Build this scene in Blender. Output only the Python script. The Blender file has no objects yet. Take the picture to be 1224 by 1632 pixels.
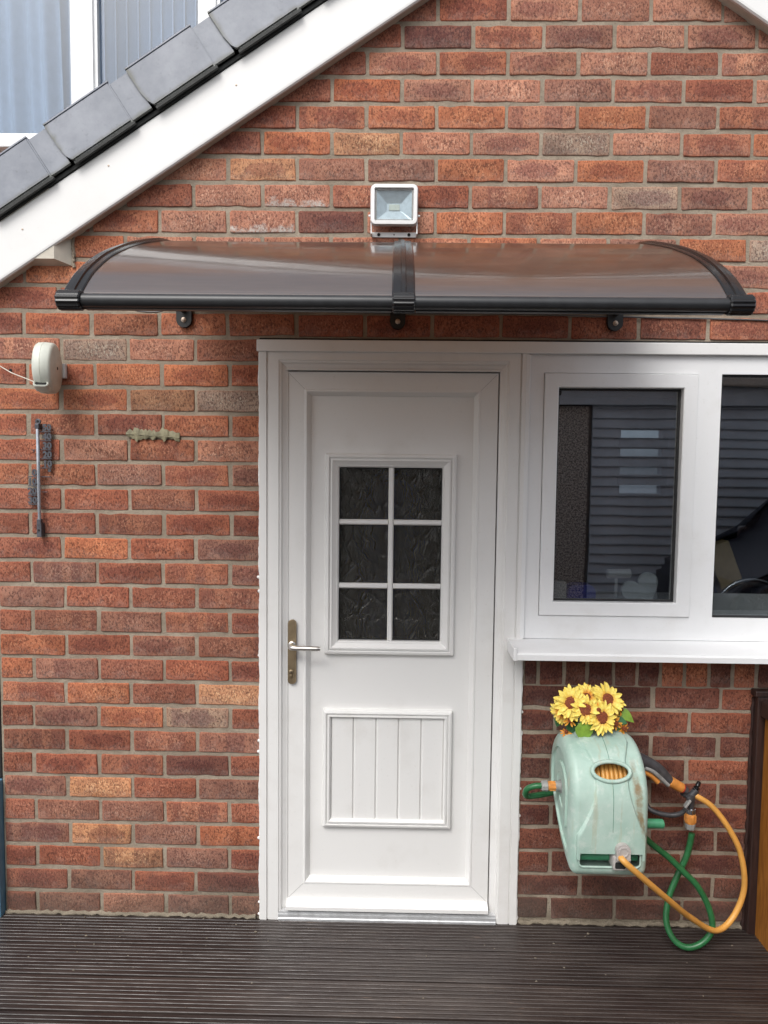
import bpy, bmesh, math, random
from mathutils import Vector, Matrix, Euler
R = math.radians
rng = random.Random(7)
sc = bpy.context.scene
C = sc.collection

# ------------------------------------------------------------------ camera, sky, sun, exposure
cam = bpy.data.cameras.new('camera')
cam_o = bpy.data.objects.new('camera', cam)
C.objects.link(cam_o)
cam.sensor_fit = 'VERTICAL'; cam.sensor_height = 36.0; cam.lens = 24.948
cam.clip_start = 0.05; cam.clip_end = 400
cam_o.matrix_world = Matrix(((0.999813, -0.011938, 0.015244, 1.28787), (0.016011, 0.067023, -0.997623, -2.47082), (0.010888, 0.99768, 0.067202, 1.6509), (0, 0, 0, 1)))
sc.camera = cam_o

w = bpy.data.worlds.new('World'); sc.world = w; w.use_nodes = True
nt = w.node_tree
bg = nt.nodes['Background']
sky = nt.nodes.new('ShaderNodeTexSky'); sky.sky_type = 'NISHITA'; sky.sun_disc = False
SUN_EL, SUN_AZ = 50.0, 205.0
sky.sun_elevation = R(SUN_EL); sky.sun_rotation = R(SUN_AZ)
sky.dust_density = 3.0; sky.air_density = 1.0; sky.ozone_density = 1.0
hs = nt.nodes.new('ShaderNodeHueSaturation'); hs.inputs['Saturation'].default_value = 0.28
nt.links.new(sky.outputs[0], hs.inputs['Color']); nt.links.new(hs.outputs[0], bg.inputs['Color'])
bg.inputs['Strength'].default_value = 0.14
sl = bpy.data.lights.new('sun', 'SUN'); sl.energy = 1.2; sl.angle = R(30); sl.color = (1, .975, .94)
so = bpy.data.objects.new('sun', sl); C.objects.link(so)
sd = Vector((math.sin(R(SUN_AZ)) * math.cos(R(SUN_EL)), math.cos(R(SUN_AZ)) * math.cos(R(SUN_EL)), math.sin(R(SUN_EL))))
so.rotation_euler = sd.to_track_quat('Z', 'Y').to_euler()
sc.view_settings.view_transform = 'Standard'; sc.view_settings.look = 'None'
sc.view_settings.gamma = 1; sc.view_settings.use_curve_mapping = False
sc.view_settings.exposure = 0.62
sc.cycles.use_denoising = True
sc.cycles.max_bounces = 10; sc.cycles.transparent_max_bounces = 12
sc.cycles.caustics_reflective = False; sc.cycles.caustics_refractive = False

# ------------------------------------------------------------------ helpers
def lin(r, g, b):
    f = lambda c: (c / 255) / 12.92 if c <= 10 else ((c / 255 + .055) / 1.055) ** 2.4
    return (f(r), f(g), f(b))

class N:                                             # small node builder
    def __init__(s, name):
        s.m = bpy.data.materials.new(name); s.m.use_nodes = True
        s.t = s.m.node_tree; s.b = s.t.nodes['Principled BSDF']; s.out = s.t.nodes['Material Output']
    def n(s, kind, **kw):
        x = s.t.nodes.new('ShaderNode' + kind)
        for k, v in kw.items():
            if k.startswith('i_'): x.inputs[k[2:].replace('_', ' ')].default_value = v
            else: setattr(x, k, v)
        return x
    def l(s, a, b): s.t.links.new(a, b)
    def set(s, **kw):
        for k, v in kw.items():
            k = k.replace('_', ' ')
            if k == 'Base Color' and len(v) == 3: v = (*v, 1)
            s.b.inputs[k].default_value = v
    def coord(s, kind='Object', scale=(1, 1, 1), off=None):
        tc = s.n('TexCoord'); mp = s.n('Mapping'); mp.inputs['Scale'].default_value = scale
        s.l(tc.outputs[kind], mp.inputs['Vector']); return mp.outputs[0]
    def noise(s, vec, scale, detail=3, rough=.55, dist=0):
        x = s.n('TexNoise'); x.inputs['Scale'].default_value = scale; x.inputs['Detail'].default_value = detail
        x.inputs['Roughness'].default_value = rough; x.inputs['Distortion'].default_value = dist
        if vec is not None: s.l(vec, x.inputs['Vector'])
        return x.outputs['Fac']
    def ramp(s, fac, a, b, lo=0.0, hi=1.0):
        x = s.n('MapRange'); x.interpolation_type = 'SMOOTHSTEP'
        x.inputs['From Min'].default_value = a; x.inputs['From Max'].default_value = b
        x.inputs['To Min'].default_value = lo; x.inputs['To Max'].default_value = hi
        s.l(fac, x.inputs['Value']); return x.outputs[0]
    def math(s, op, a, b=None):
        x = s.n('Math', operation=op)
        for i, v in enumerate((a, b)):
            if v is None: continue
            if isinstance(v, (int, float)): x.inputs[i].default_value = v
            else: s.l(v, x.inputs[i])
        return x.outputs[0]
    def mix(s, fac, a, b, blend='MIX'):
        x = s.n('Mix', data_type='RGBA', blend_type=blend)
        for sock, v in ((x.inputs['Factor'], fac), (x.inputs[6], a), (x.inputs[7], b)):
            if isinstance(v, (int, float)): sock.default_value = v
            elif isinstance(v, tuple): sock.default_value = (*v[:3], 1)
            else: s.l(v, sock)
        return x.outputs[2]
    def color(s, sock): s.l(sock, s.b.inputs['Base Color'])
    def bump(s, h, strength=.3, dist=.002):
        x = s.n('Bump'); x.inputs['Strength'].default_value = strength; x.inputs['Distance'].default_value = dist
        s.l(h, x.inputs['Height']); s.l(x.outputs[0], s.b.inputs['Normal']); return x

def simple(name, col, rough=.5, metal=0, spot=.08, scale=60, bump=.0, dirt=None, dirt_at=(.58, .72)):
    a = N(name); a.set(Roughness=rough, Metallic=metal)
    v = a.coord('Object')
    f = a.noise(v, scale, 4)
    c = a.mix(a.ramp(f, .3, .7), tuple(x * (1 - spot) for x in col), tuple(min(1, x * (1 + spot)) for x in col))
    if dirt is not None:
        g = a.noise(v, 9, 6, .65)
        c = a.mix(a.math('MULTIPLY', a.ramp(g, *dirt_at), .6), c, dirt)
    a.color(c)
    if bump: a.bump(a.noise(v, scale * 3, 3), bump, .001)
    return a.m

# ---- mesh helpers (a bmesh is filled with shapes, then linked as one object)
def new(): return bmesh.new()
def box(bm, x0, x1, y0, y1, z0, z1, m=None):
    v = [bm.verts.new(p) for p in ((x0, y0, z0), (x1, y0, z0), (x1, y1, z0), (x0, y1, z0), (x0, y0, z1), (x1, y0, z1), (x1, y1, z1), (x0, y1, z1))]
    if m is not None:
        for q in v: q.co = m @ q.co
    for f in ((0, 1, 5, 4), (1, 2, 6, 5), (2, 3, 7, 6), (3, 0, 4, 7), (4, 5, 6, 7), (3, 2, 1, 0)): bm.faces.new([v[i] for i in f])
def bbox(bm, x0, x1, y0, y1, z0, z1, bev=.004, seg=2, m=None):   # box with bevelled edges
    t = bmesh.new(); box(t, x0, x1, y0, y1, z0, z1)
    bmesh.ops.bevel(t, geom=list(t.edges), offset=bev, segments=seg, profile=.5, affect='EDGES')
    merge(bm, t, m)
def merge(bm, t, m=None):
    me = bpy.data.meshes.new('tmp'); t.to_mesh(me); t.free()
    if m is not None: me.transform(m)
    bm.from_mesh(me); bpy.data.meshes.remove(me)
def loops(bm, rings, closed=True, cap0=False, cap1=False):
    vr = [[bm.verts.new(p) for p in r] for r in rings]
    n = len(vr[0])
    for a, b in zip(vr, vr[1:]):
        for i in range(n if closed else n - 1):
            j = (i + 1) % n
            try: bm.faces.new((a[i], a[j], b[j], b[i]))
            except ValueError: pass
    if cap0: bm.faces.new(list(reversed(vr[0])))
    if cap1: bm.faces.new(vr[-1])
    return vr
def rect(x0, x1, z0, z1, y, r=0, n=5):
    if r <= 0: return [(x0, y, z0), (x1, y, z0), (x1, y, z1), (x0, y, z1)]
    o = []
    for cx, cz, a in ((x0 + r, z0 + r, 180), (x1 - r, z0 + r, 270), (x1 - r, z1 - r, 0), (x0 + r, z1 - r, 90)):
        for k in range(n + 1):
            t = R(a + 90 * k / n); o.append((cx + r * math.cos(t), y, cz + r * math.sin(t)))
    return o
def ring(bm, x0, x1, z0, z1, prof, r=0, cap=False):              # mitred frame: profile is (inset, y)
    rs = []
    for i, y in prof: rs.append(rect(x0 + i, x1 - i, z0 + i, z1 - i, y, max(r - i, .0015) if r else 0))
    return loops(bm, rs, cap1=cap)
def catmull(pts, n=8):
    P = [Vector(p) for p in pts]; P = [2 * P[0] - P[1]] + P + [2 * P[-1] - P[-2]]; o = []
    for i in range(1, len(P) - 2):
        a, b, c, d = P[i - 1:i + 3]
        for k in range(n):
            t = k / n
            o.append(.5 * ((2 * b) + (c - a) * t + (2 * a - 5 * b + 4 * c - d) * t * t + (3 * b - a - 3 * c + d) * t ** 3))
    o.append(P[-2]); return o
def tube(bm, pts, r, n=12, caps=True, rad=None):
    rs = []; up = None
    for i, p in enumerate(pts):
        p = Vector(p)
        t = (Vector(pts[min(i + 1, len(pts) - 1)]) - Vector(pts[max(i - 1, 0)])).normalized()
        if up is None:
            up = Vector((0, 0, 1)) if abs(t.z) < .9 else Vector((0, 1, 0))
        a = t.cross(up).normalized(); up = a.cross(t).normalized()
        q = rad(i) if rad else r
        rs.append([p + q * (math.cos(2 * math.pi * k / n) * a + math.sin(2 * math.pi * k / n) * up) for k in range(n)])
    loops(bm, rs, cap0=caps, cap1=caps)
def lathe(bm, p, d, prof, n=20):                                  # profile (along, radius) about axis d from p
    d = Vector(d).normalized(); p = Vector(p)
    a = d.orthogonal().normalized(); b = d.cross(a); rs = []
    for s, r in prof: rs.append([p + s * d + r * (math.cos(2 * math.pi * k / n) * a + math.sin(2 * math.pi * k / n) * b) for k in range(n)])
    loops(bm, rs, cap0=True, cap1=True)
def prism(bm, poly, y0, y1, m=None):                              # (x, z) outline extruded from y0 to y1
    a = [bm.verts.new((x, y0, z)) for x, z in poly]; b = [bm.verts.new((x, y1, z)) for x, z in poly]
    if m is not None:
        for q in a + b: q.co = m @ q.co
    n = len(poly)
    for i in range(n): bm.faces.new((a[i], a[(i + 1) % n], b[(i + 1) % n], b[i]))
    bm.faces.new(list(reversed(a))); bm.faces.new(b)
def extrude_x(bm, prof, x0, x1):                                  # (y, z) outline extruded along x
    a = [bm.verts.new((x0, y, z)) for y, z in prof]; b = [bm.verts.new((x1, y, z)) for y, z in prof]; n = len(prof)
    for i in range(n): bm.faces.new((a[i], a[(i + 1) % n], b[(i + 1) % n], b[i]))
    bm.faces.new(list(reversed(a))); bm.faces.new(b)
def obj(name, bm, mat, parent=None, smooth=None, loc=None):
    me = bpy.data.meshes.new(name)
    bmesh.ops.recalc_face_normals(bm, faces=bm.faces)
    bm.to_mesh(me); bm.free()
    o = bpy.data.objects.new(name, me)
    for x in (mat if isinstance(mat, list) else [mat]): me.materials.append(x)
    C.objects.link(o)
    if parent is not None: o.parent = parent; o.matrix_parent_inverse = parent.matrix_basis.inverted()
    if smooth: 
        me.shade_smooth()
        me.set_sharp_from_angle(angle=R(smooth))
    return o
def thing(name, label, cat, loc=(0, 0, 0), group=None):
    o = bpy.data.objects.new(name, None); C.objects.link(o); o.location = loc; o.empty_display_size = .05
    o['label'] = label; o['category'] = cat
    if group: o['group'] = group
    return o
def tag(o, label, cat, group=None):
    o['label'] = label; o['category'] = cat
    if group: o['group'] = group
    return o
def struct(o): o['kind'] = 'structure'; return o

# ------------------------------------------------------------------ materials
M = {}
def pvc(name, col, rough=.32, dirt=.10):
    a = N(name); a.set(Roughness=rough)
    v = a.coord('Object'); g = a.noise(v, 5, 6, .6); f = a.noise(v, 90, 3)
    c = a.mix(a.math('MULTIPLY', a.ramp(g, .5, .78), dirt * 2), col, (.50, .47, .42))
    c = a.mix(a.math('MULTIPLY', a.ramp(f, .62, .75), dirt), c, (.45, .42, .37))
    a.color(c); a.bump(a.noise(v, 14, 2), .05, .002); return a.m
M['pvc_door'] = pvc('door_upvc', (.77, .765, .75), .3, .13)
M['pvc_win'] = pvc('window_upvc', (.78, .785, .79), .3, .12)
M['pvc_roof'] = pvc('bargeboard_upvc', (.77, .765, .75), .4, .06)
M['sealant'] = simple('white_sealant', (.78, .77, .75), .6, 0, .06, 80, .6)
M['black'] = simple('black_plastic', (.008, .008, .009), .20, 0, .2, 30)
M['black_m'] = simple('black_bar', (.02, .021, .023), .38, 0, .15, 30)
M['black_b'] = simple('black_bracket', (.006, .006, .006), .55, 0, .1)
M['gasket'] = simple('rubber_gasket', (.012, .012, .013), .6)
M['white_lamp'] = simple('white_lamp_paint', (.83, .82, .81), .35, 0, .03)
M['alu'] = simple('grey_aluminium', (.52, .53, .54), .38, .35, .1, 40, 0, (.3, .29, .27))
M['steel'] = simple('brushed_steel', (.62, .60, .57), .28, 1, .08, 40)
M['bronze'] = simple('bronze_plate', (.36, .28, .18), .38, 1, .12, 30)
M['screw'] = simple('rusty_screw', (.50, .40, .32), .5, .6, .2, 60)
M['cream'] = simple('cream_plastic', (.60, .62, .55), .45, 0, .06, 30, 0, (.35, .34, .28))
M['dark'] = simple('dark_void', (.015, .015, .015), .9)
M['string'] = simple('cord_string', (.62, .58, .5), .9)
M['orange'] = simple('orange_plastic', (.62, .25, .055), .4, 0, .12, 50, 0, (.35, .2, .1))
M['greyp'] = simple('grey_plastic', (.28, .28, .27), .5, 0, .12, 60, 0, (.12, .12, .12))
M['darkp'] = simple('dark_grey_plastic', (.055, .055, .06), .45, 0, .2, 50, .2, (.14, .13, .12))
M['greige'] = simple('taupe_plastic', (.42, .39, .37), .5, 0, .1, 50, 0, (.2, .18, .16))
M['ghose'] = simple('green_hose_rubber', (.022, .13, .045), .35, 0, .15, 40)
M['yhose'] = simple('yellow_hose_rubber', (.66, .33, .075), .42, 0, .12, 14, 0, (.40, .22, .06))
M['crank'] = simple('green_crank_plastic', (.06, .27, .14), .4, 0, .1)
M['deepgreen'] = simple('dark_green_plastic', (.03, .14, .09), .4, 0, .15)
M['pewter'] = simple('pewter_grey', (.075, .077, .09), .45, .3, .25, 90)
M['tubeglass'] = simple('thermometer_tube', (.42, .45, .50), .15, .5, .1)
M['leafbrass'] = simple('aged_brass', (.22, .20, .125), .55, .25, .25, 40, .2, (.14, .13, .08))
M['tile'] = None

def brickmat():
    a = N('brick_clay'); a.set(Roughness=.9)
    oi = a.n('ObjectInfo'); tc = a.n('TexCoord')
    mul = a.n('VectorMath', operation='MULTIPLY'); 
    cx = a.n('CombineXYZ'); rr = a.math('MULTIPLY', oi.outputs['Random'], 53.0)
    for k in range(3): a.l(rr, cx.inputs[k])
    add = a.n('VectorMath', operation='ADD'); a.l(tc.outputs['Object'], add.inputs[0]); a.l(cx.outputs[0], add.inputs[1])
    v = add.outputs[0]
    sp = a.n('SeparateXYZ'); a.l(tc.outputs['Object'], sp.inputs[0])
    base = oi.outputs['Color']
    # broad patchiness inside each brick
    pat = a.noise(v, 16, 4, .6)
    c = a.mix(a.ramp(pat, .35, .68), a.mix(1.0, base, (.80, .74, .74), 'MULTIPLY'), a.mix(1.0, base, (1.14, 1.16, 1.14), 'MULTIPLY'))
    # kiss-mark bands across the brick: hard-edged stripes in x
    sx = a.n('CombineXYZ'); a.l(a.math('ADD', sp.outputs[0], rr), sx.inputs[0])
    wob = a.math('MULTIPLY', a.noise(v, 50, 2), .02); a.l(a.math('ADD', sx.inputs[0].links[0].from_socket, wob), sx.inputs[0])
    band = a.noise(sx.outputs[0], 15, 0, 0)
    bm_ = a.ramp(band, .47, .53)
    flag = a.ramp(oi.outputs['Object Index'], .4, .6)
    flag = a.math('MULTIPLY', flag, a.math('LESS_THAN', oi.outputs['Object Index'], 1.5))
    strength = a.math('ADD', a.math('MULTIPLY', flag, .62), .28)
    c = a.mix(a.math('MULTIPLY', bm_, strength), c, a.mix(1.0, base, (.62, .55, .62), 'MULTIPLY'))
    # kiss marks: an oval darker or paler heart on some bricks
    h7 = a.math('FRACT', a.math('MULTIPLY', oi.outputs['Random'], 7.31)); h3 = a.math('FRACT', a.math('MULTIPLY', oi.outputs['Random'], 23.7))
    ox = a.math('DIVIDE', a.math('SUBTRACT', sp.outputs[0], a.math('MULTIPLY', a.math('SUBTRACT', h3, .5), .06)), .078); oz = a.math('DIVIDE', sp.outputs[2], .026)
    od = a.math('ADD', a.math('SQRT', a.math('ADD', a.math('MULTIPLY', ox, ox), a.math('MULTIPLY', oz, oz))), a.math('MULTIPLY', a.math('SUBTRACT', a.noise(v, 38, 3), .5), .7))
    om = a.ramp(od, 1.05, .80)
    c = a.mix(a.math('MULTIPLY', om, a.math('MULTIPLY', a.ramp(h7, .60, .61), .75)), c, a.mix(1.0, base, (.58, .46, .54), 'MULTIPLY'))
    frost = a.math('MULTIPLY', om, a.ramp(h7, .50, .46))
    # speckle: dark drag pits and pale grains
    ps = a.n('Mapping'); ps.inputs['Scale'].default_value = (1, 1, .62); a.l(v, ps.inputs[0]); v2 = ps.outputs[0]
    gr = a.noise(v2, 190, 3, .65); gm = a.math('MULTIPLY', a.ramp(gr, .47, .66), a.math('ADD', a.math('MULTIPLY', frost, .58), .36))
    c = a.mix(gm, c, a.mix(.42, base, a.mix(1.0, base, (1.9, 2.7, 3.0), 'MULTIPLY')))
    pit = a.noise(v2, 170, 4, .8); c = a.mix(a.math('MULTIPLY', a.ramp(pit, .50, .58), .85), c, a.mix(1.0, base, (.26, .22, .25), 'MULTIPLY'))
    # redder arrises, paler middle
    ex = a.math('ABSOLUTE', sp.outputs[0]); ez = a.math('ABSOLUTE', sp.outputs[2])
    e = a.math('MAXIMUM', a.math('SUBTRACT', ex, .075), a.math('MULTIPLY', ez, 1.0))
    e = a.math('ADD', e, a.math('MULTIPLY', a.noise(v, 60, 2), .012))
    c = a.mix(a.math('MULTIPLY', a.ramp(e, .030, .042), .30), c, a.mix(1.0, base, (1.15, .86, .72), 'MULTIPLY'))
    # efflorescence and stuck mortar
    fl2 = a.ramp(oi.outputs['Object Index'], 1.4, 1.6)
    ef = a.noise(v, 22, 5, .7)
    low = a.ramp(sp.outputs[2], .022, -.034)
    em = a.math('MULTIPLY', a.ramp(a.math('ADD', ef, a.math('MULTIPLY', low, .26)), .60, .82), a.ramp(gr, .30, .55))
    c = a.mix(a.math('MULTIPLY', em, a.math('ADD', a.math('MULTIPLY', fl2, .9), .10)), c, (.56, .50, .45))
    # grime near the deck
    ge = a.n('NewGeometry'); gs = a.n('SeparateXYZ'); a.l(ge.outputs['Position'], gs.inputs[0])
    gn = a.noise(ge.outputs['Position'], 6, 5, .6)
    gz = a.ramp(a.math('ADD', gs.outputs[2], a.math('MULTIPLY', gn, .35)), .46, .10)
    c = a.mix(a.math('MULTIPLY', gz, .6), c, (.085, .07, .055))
    a.color(c)
    h = a.math('ADD', a.math('MULTIPLY', pit, -.8), a.math('MULTIPLY', pat, .8))
    a.bump(h, .75, .005)
    return a.m
M['brick'] = brickmat()
def mortarmat():
    a = N('mortar'); a.set(Roughness=.95)
    g = a.n('NewGeometry'); p = g.outputs['Position']
    n1 = a.noise(p, 7, 5, .6); n2 = a.noise(p, 160, 4, .6)
    c = a.mix(a.ramp(n1, .35, .7), (.245, .20, .15), (.365, .305, .235))
    c = a.mix(a.math('MULTIPLY', a.ramp(n2, .5, .7), .5), c, (.18, .15, .11))
    gs = a.n('SeparateXYZ'); a.l(p, gs.inputs[0])
    c = a.mix(a.math('MULTIPLY', a.ramp(a.math('ADD', gs.outputs[2], a.math('MULTIPLY', n1, .2)), .28, .08), .5), c, (.11, .10, .07))
    a.color(c); a.bump(a.math('ADD', a.noise(p, 45, 4, .6), a.math('MULTIPLY', n2, .5)), .7, .006); return a.m
M['mortar'] = mortarmat()
def deckmat():
    a = N('deck_stain'); 
    g = a.n('NewGeometry'); p = g.outputs['Position']
    mp = a.n('Mapping'); mp.inputs['Scale'].default_value = (1, 9, 9); a.l(p, mp.inputs[0]); q = mp.outputs[0]
    n1 = a.noise(q, 3, 5, .6); n2 = a.noise(q, 16, 4, .6)
    c = a.mix(a.ramp(n1, .35, .7), (.021, .016, .0148), (.047, .040, .037))
    chip = a.noise(q, 9, 6, .75)
    c = a.mix(a.math('MULTIPLY', a.ramp(chip, .70, .74), .75), c, (.22, .17, .12))
    dot = a.noise(p, 75, 3, .6); c = a.mix(a.math('MULTIPLY', a.ramp(dot, .73, .77), .6), c, (.30, .28, .25))
    s3 = a.n('SeparateXYZ'); a.l(p, s3.inputs[0])
    wx = a.ramp(a.math('ABSOLUTE', a.math('SUBTRACT', s3.outputs[0], 1.35)), .75, .15)
    sc2 = a.n('Mapping'); sc2.inputs['Scale'].default_value = (5, 60, 60); a.l(p, sc2.inputs[0])
    scuff = a.ramp(a.noise(sc2.outputs[0], 2.2, 6, .7), .60, .74)
    c = a.mix(a.math('MULTIPLY', a.math('MULTIPLY', a.math('ADD', wx, .15), scuff), .75), c, (.20, .15, .11))
    c = a.mix(a.math('MULTIPLY', wx, .18), c, (.075, .06, .052))
    oi = a.n('ObjectInfo'); c = a.mix(1.0, c, a.mix(oi.outputs['Random'], (.78, .74, .74), (1.28, 1.16, 1.10)), 'MULTIPLY')
    pt_ = a.ramp(a.noise(p, 2.6, 4, .6), .48, .60); c = a.mix(a.math('MULTIPLY', pt_, .35), c, (.026, .015, .0135))
    a.color(c); r = a.ramp(n2, .3, .7, .28, .50); a.l(r, a.b.inputs['Roughness'])
    a.bump(a.math('ADD', n2, a.noise(p, 200, 2)), .3, .002); return a.m
M['deck'] = deckmat()
def woodmat(name, c0, c1, rough=.5):
    a = N(name); a.set(Roughness=rough); g = a.n('NewGeometry')
    mp = a.n('Mapping'); mp.inputs['Scale'].default_value = (14, 14, 1.2); a.l(g.outputs['Position'], mp.inputs[0])
    f = a.noise(mp.outputs[0], 6, 6, .6, 1.2); a.color(a.mix(a.ramp(f, .3, .7), c0, c1)); a.bump(f, .25, .002); return a.m
M['fence'] = woodmat('orange_stained_wood', (.24, .085, .012), (.42, .17, .03))
M['post'] = woodmat('dark_stained_wood', (.020, .010, .009), (.045, .022, .018))
M['blue'] = woodmat('blue_painted_wood', (.10, .24, .36), (.16, .33, .46))
def tilemat():
    a = N('slate_grey_verge'); a.set(Roughness=.42)
    g = a.n('NewGeometry'); p = g.outputs['Position']; tc = a.n('TexCoord')
    n1 = a.noise(p, 9, 6, .65); n2 = a.noise(p, 60, 4)
    c = a.mix(a.ramp(n1, .3, .72), (.21, .226, .262), (.30, .317, .357))
    c = a.mix(a.math('MULTIPLY', a.ramp(n2, .6, .75), .35), c, (.13, .135, .14))
    sp = a.n('SeparateXYZ'); a.l(tc.outputs['Object'], sp.inputs[0])
    d = a.math('ADD', sp.outputs[0], a.math('MULTIPLY', a.noise(p, 30, 3), .03))
    c = a.mix(a.math('MULTIPLY', a.ramp(d, .036, .010), .8), c, (.10, .095, .055))
    dz = a.math('ADD', sp.outputs[2], a.math('MULTIPLY', a.noise(p, 24, 3), .02))
    c = a.mix(a.math('MULTIPLY', a.ramp(dz, .030, .008), .7), c, (.09, .09, .05))
    a.color(c); a.bump(n2, .1, .001); return a.m
M['tile'] = tilemat()
M['undercloak'] = simple('dark_undercloak', (.03, .032, .03), .7, 0, .3, 60)
M['soffit'] = simple('weathered_soffit', (.55, .50, .42), .6, 0, .1, 20, 0, (.35, .31, .25))
def sheetmat():
    a = N('bronze_polycarbonate'); a.set(Base_Color=(.060, .040, .032), Roughness=.2)
    a.b.inputs['Coat Weight'].default_value = 1.0; a.b.inputs['Coat Roughness'].default_value = .06; a.b.inputs['Coat IOR'].default_value = 1.6
    tc = a.n('TexCoord'); sp = a.n('SeparateXYZ'); a.l(tc.outputs['UV'], sp.inputs[0])
    wv = a.math('SINE', a.math('MULTIPLY', sp.outputs[1], 2 * math.pi * 120)); 
    v = a.coord('Object'); mpx = a.n('Mapping'); mpx.inputs['Scale'].default_value = (1.2, 14, 14); a.l(tc.outputs['Object'], mpx.inputs[0])
    st = a.noise(mpx.outputs[0], 8, 4, .6)
    a.color(a.mix(a.ramp(st, .3, .7), (.050, .032, .024), (.082, .056, .043)))
    b = a.bump(a.math('ADD', a.math('MULTIPLY', wv, .5), a.math('MULTIPLY', st, 1.5)), .10, .0015)
    tr = a.n('BsdfTranslucent'); tr.inputs['Color'].default_value = (.90, .62, .39, 1)
    mx = a.n('MixShader'); mx.inputs[0].default_value = .40
    a.l(a.b.outputs[0], mx.inputs[1]); a.l(tr.outputs[0], mx.inputs[2])
    gl = a.n('BsdfGlossy'); gl.inputs['Roughness'].default_value = .13; gl.inputs['Color'].default_value = (1, 1, 1, 1); a.l(b.outputs[0], gl.inputs['Normal'])
    mg = a.n('MixShader'); mg.inputs[0].default_value = .17; a.l(mx.outputs[0], mg.inputs[1]); a.l(gl.outputs[0], mg.inputs[2]); a.l(mg.outputs[0], a.out.inputs[0])
    return a.m
M['sheet'] = sheetmat()
def glassmat(name, refl, tint=(.85, .88, .9), rough=0.0):
    a = N(name); t = a.n('BsdfTransparent'); t.inputs[0].default_value = (*tint, 1)
    g = a.n('BsdfGlossy'); g.inputs['Roughness'].default_value = rough; g.inputs['Color'].default_value = (1, 1, 1, 1)
    lw = a.n('LayerWeight'); lw.inputs['Blend'].default_value = .12
    v = a.coord('Object'); nz = a.noise(v, 2.2, 2); bp = a.n('Bump'); bp.inputs['Strength'].default_value = .02; bp.inputs['Distance'].default_value = .02
    a.l(nz, bp.inputs['Height']); a.l(bp.outputs[0], g.inputs['Normal'])
    f = a.math('ADD', a.math('MULTIPLY', lw.outputs['Fresnel'], .5), refl); f = a.math('MINIMUM', f, 1.0)
    mx = a.n('MixShader'); a.l(f, mx.inputs[0]); a.l(t.outputs[0], mx.inputs[1]); a.l(g.outputs[0], mx.inputs[2]); a.l(mx.outputs[0], a.out.inputs[0])
    return a.m
M['glass'] = glassmat('window_glass', .30, (.82, .85, .86))
M['glass_up'] = glassmat('upper_window_glass', .09, (.68, .75, .83))
M['lens'] = glassmat('lamp_lens', .03, (.86, .9, .92), .15)
def obscure():
    a = N('obscure_glass'); a.set(Base_Color=(.50, .48, .42), Roughness=.10)
    a.b.inputs['Transmission Weight'].default_value = .95; a.b.inputs['IOR'].default_value = 1.32
    g = a.n('NewGeometry'); p = g.outputs['Position']
    nz = a.n('TexNoise'); nz.inputs['Scale'].default_value = 9; nz.inputs['Detail'].default_value = 2; a.l(p, nz.inputs['Vector'])
    ds = a.mix(.10, (0, 0, 0), nz.outputs['Color']); ad = a.n('VectorMath', operation='ADD'); a.l(p, ad.inputs[0]); a.l(ds, ad.inputs[1])
    mp = a.n('Mapping'); mp.inputs['Scale'].default_value = (1, 1, .42); a.l(ad.outputs[0], mp.inputs[0])
    vo = a.n('TexVoronoi', feature='DISTANCE_TO_EDGE'); vo.inputs['Scale'].default_value = 27; a.l(mp.outputs[0], vo.inputs['Vector'])
    n2 = a.noise(mp.outputs[0], 30, 3, .6, 3.5)
    h = a.math('ADD', a.ramp(vo.outputs['Distance'], 0, .12), a.math('MULTIPLY', n2, 1.3)); a.bump(h, .55, .008); return a.m
M['obscure'] = obscure()
def reelmat():
    a = N('mint_green_plastic'); a.set(Roughness=.45)
    v = a.coord('Object'); g = a.noise(v, 7, 6, .65)
    c = a.mix(a.ramp(g, .3, .7), (.31, .45, .385), (.42, .55, .485))
    mp = a.n('Mapping'); mp.inputs['Scale'].default_value = (30, 8, 2.2); tc = a.n('TexCoord'); a.l(tc.outputs['Object'], mp.inputs[0])
    st = a.noise(mp.outputs[0], 2.0, 4, .6)
    c = a.mix(a.math('MULTIPLY', a.ramp(st, .55, .70), .6), c, (.38, .40, .29))
    fd = a.noise(v, 26, 6, .75); c = a.mix(a.math('MULTIPLY', a.ramp(fd, .50, .66), .45), c, (.58, .63, .58))
    fs = a.noise(v, 60, 5, .7); c = a.mix(a.math('MULTIPLY', a.ramp(fs, .66, .74), .5), c, (.20, .24, .17))
    # rust coloured run-off stain right of the oval window
    s3 = a.n('SeparateXYZ'); a.l(tc.outputs['Object'], s3.inputs[0])
    wob = a.math('MULTIPLY', a.math('SUBTRACT', a.noise(v, 14, 4, .6), .5), .05)
    bow = a.math('MULTIPLY', a.math('POWER', a.math('SUBTRACT', .70, s3.outputs[2]), 2.0), -.6)
    dx = a.math('ABSOLUTE', a.math('SUBTRACT', a.math('ADD', a.math('ADD', s3.outputs[0], wob), bow), .078))
    ms = a.math('MULTIPLY', a.ramp(dx, .014, .004), a.math('MULTIPLY', a.ramp(s3.outputs[2], .74, .70), a.ramp(s3.outputs[2], .42, .56)))
    c = a.mix(a.math('MULTIPLY', a.math('MULTIPLY', ms, a.ramp(a.noise(v, 17, 6, .7), .28, .66)), .9), c, (.22, .14, .06))
    a.color(c); a.bump(a.noise(v, 160, 3), .08, .001); return a.m
M['reel'] = reelmat()
def claddingmat():
    a = N('grey_cladding'); a.set(Roughness=.5, Base_Color=(.16, .18, .20)); return a.m
M['clad'] = simple('grey_cladding', (.31, .39, .48), .5, 0, .1, 4)
M['rough'] = N('pebbledash').m
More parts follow.
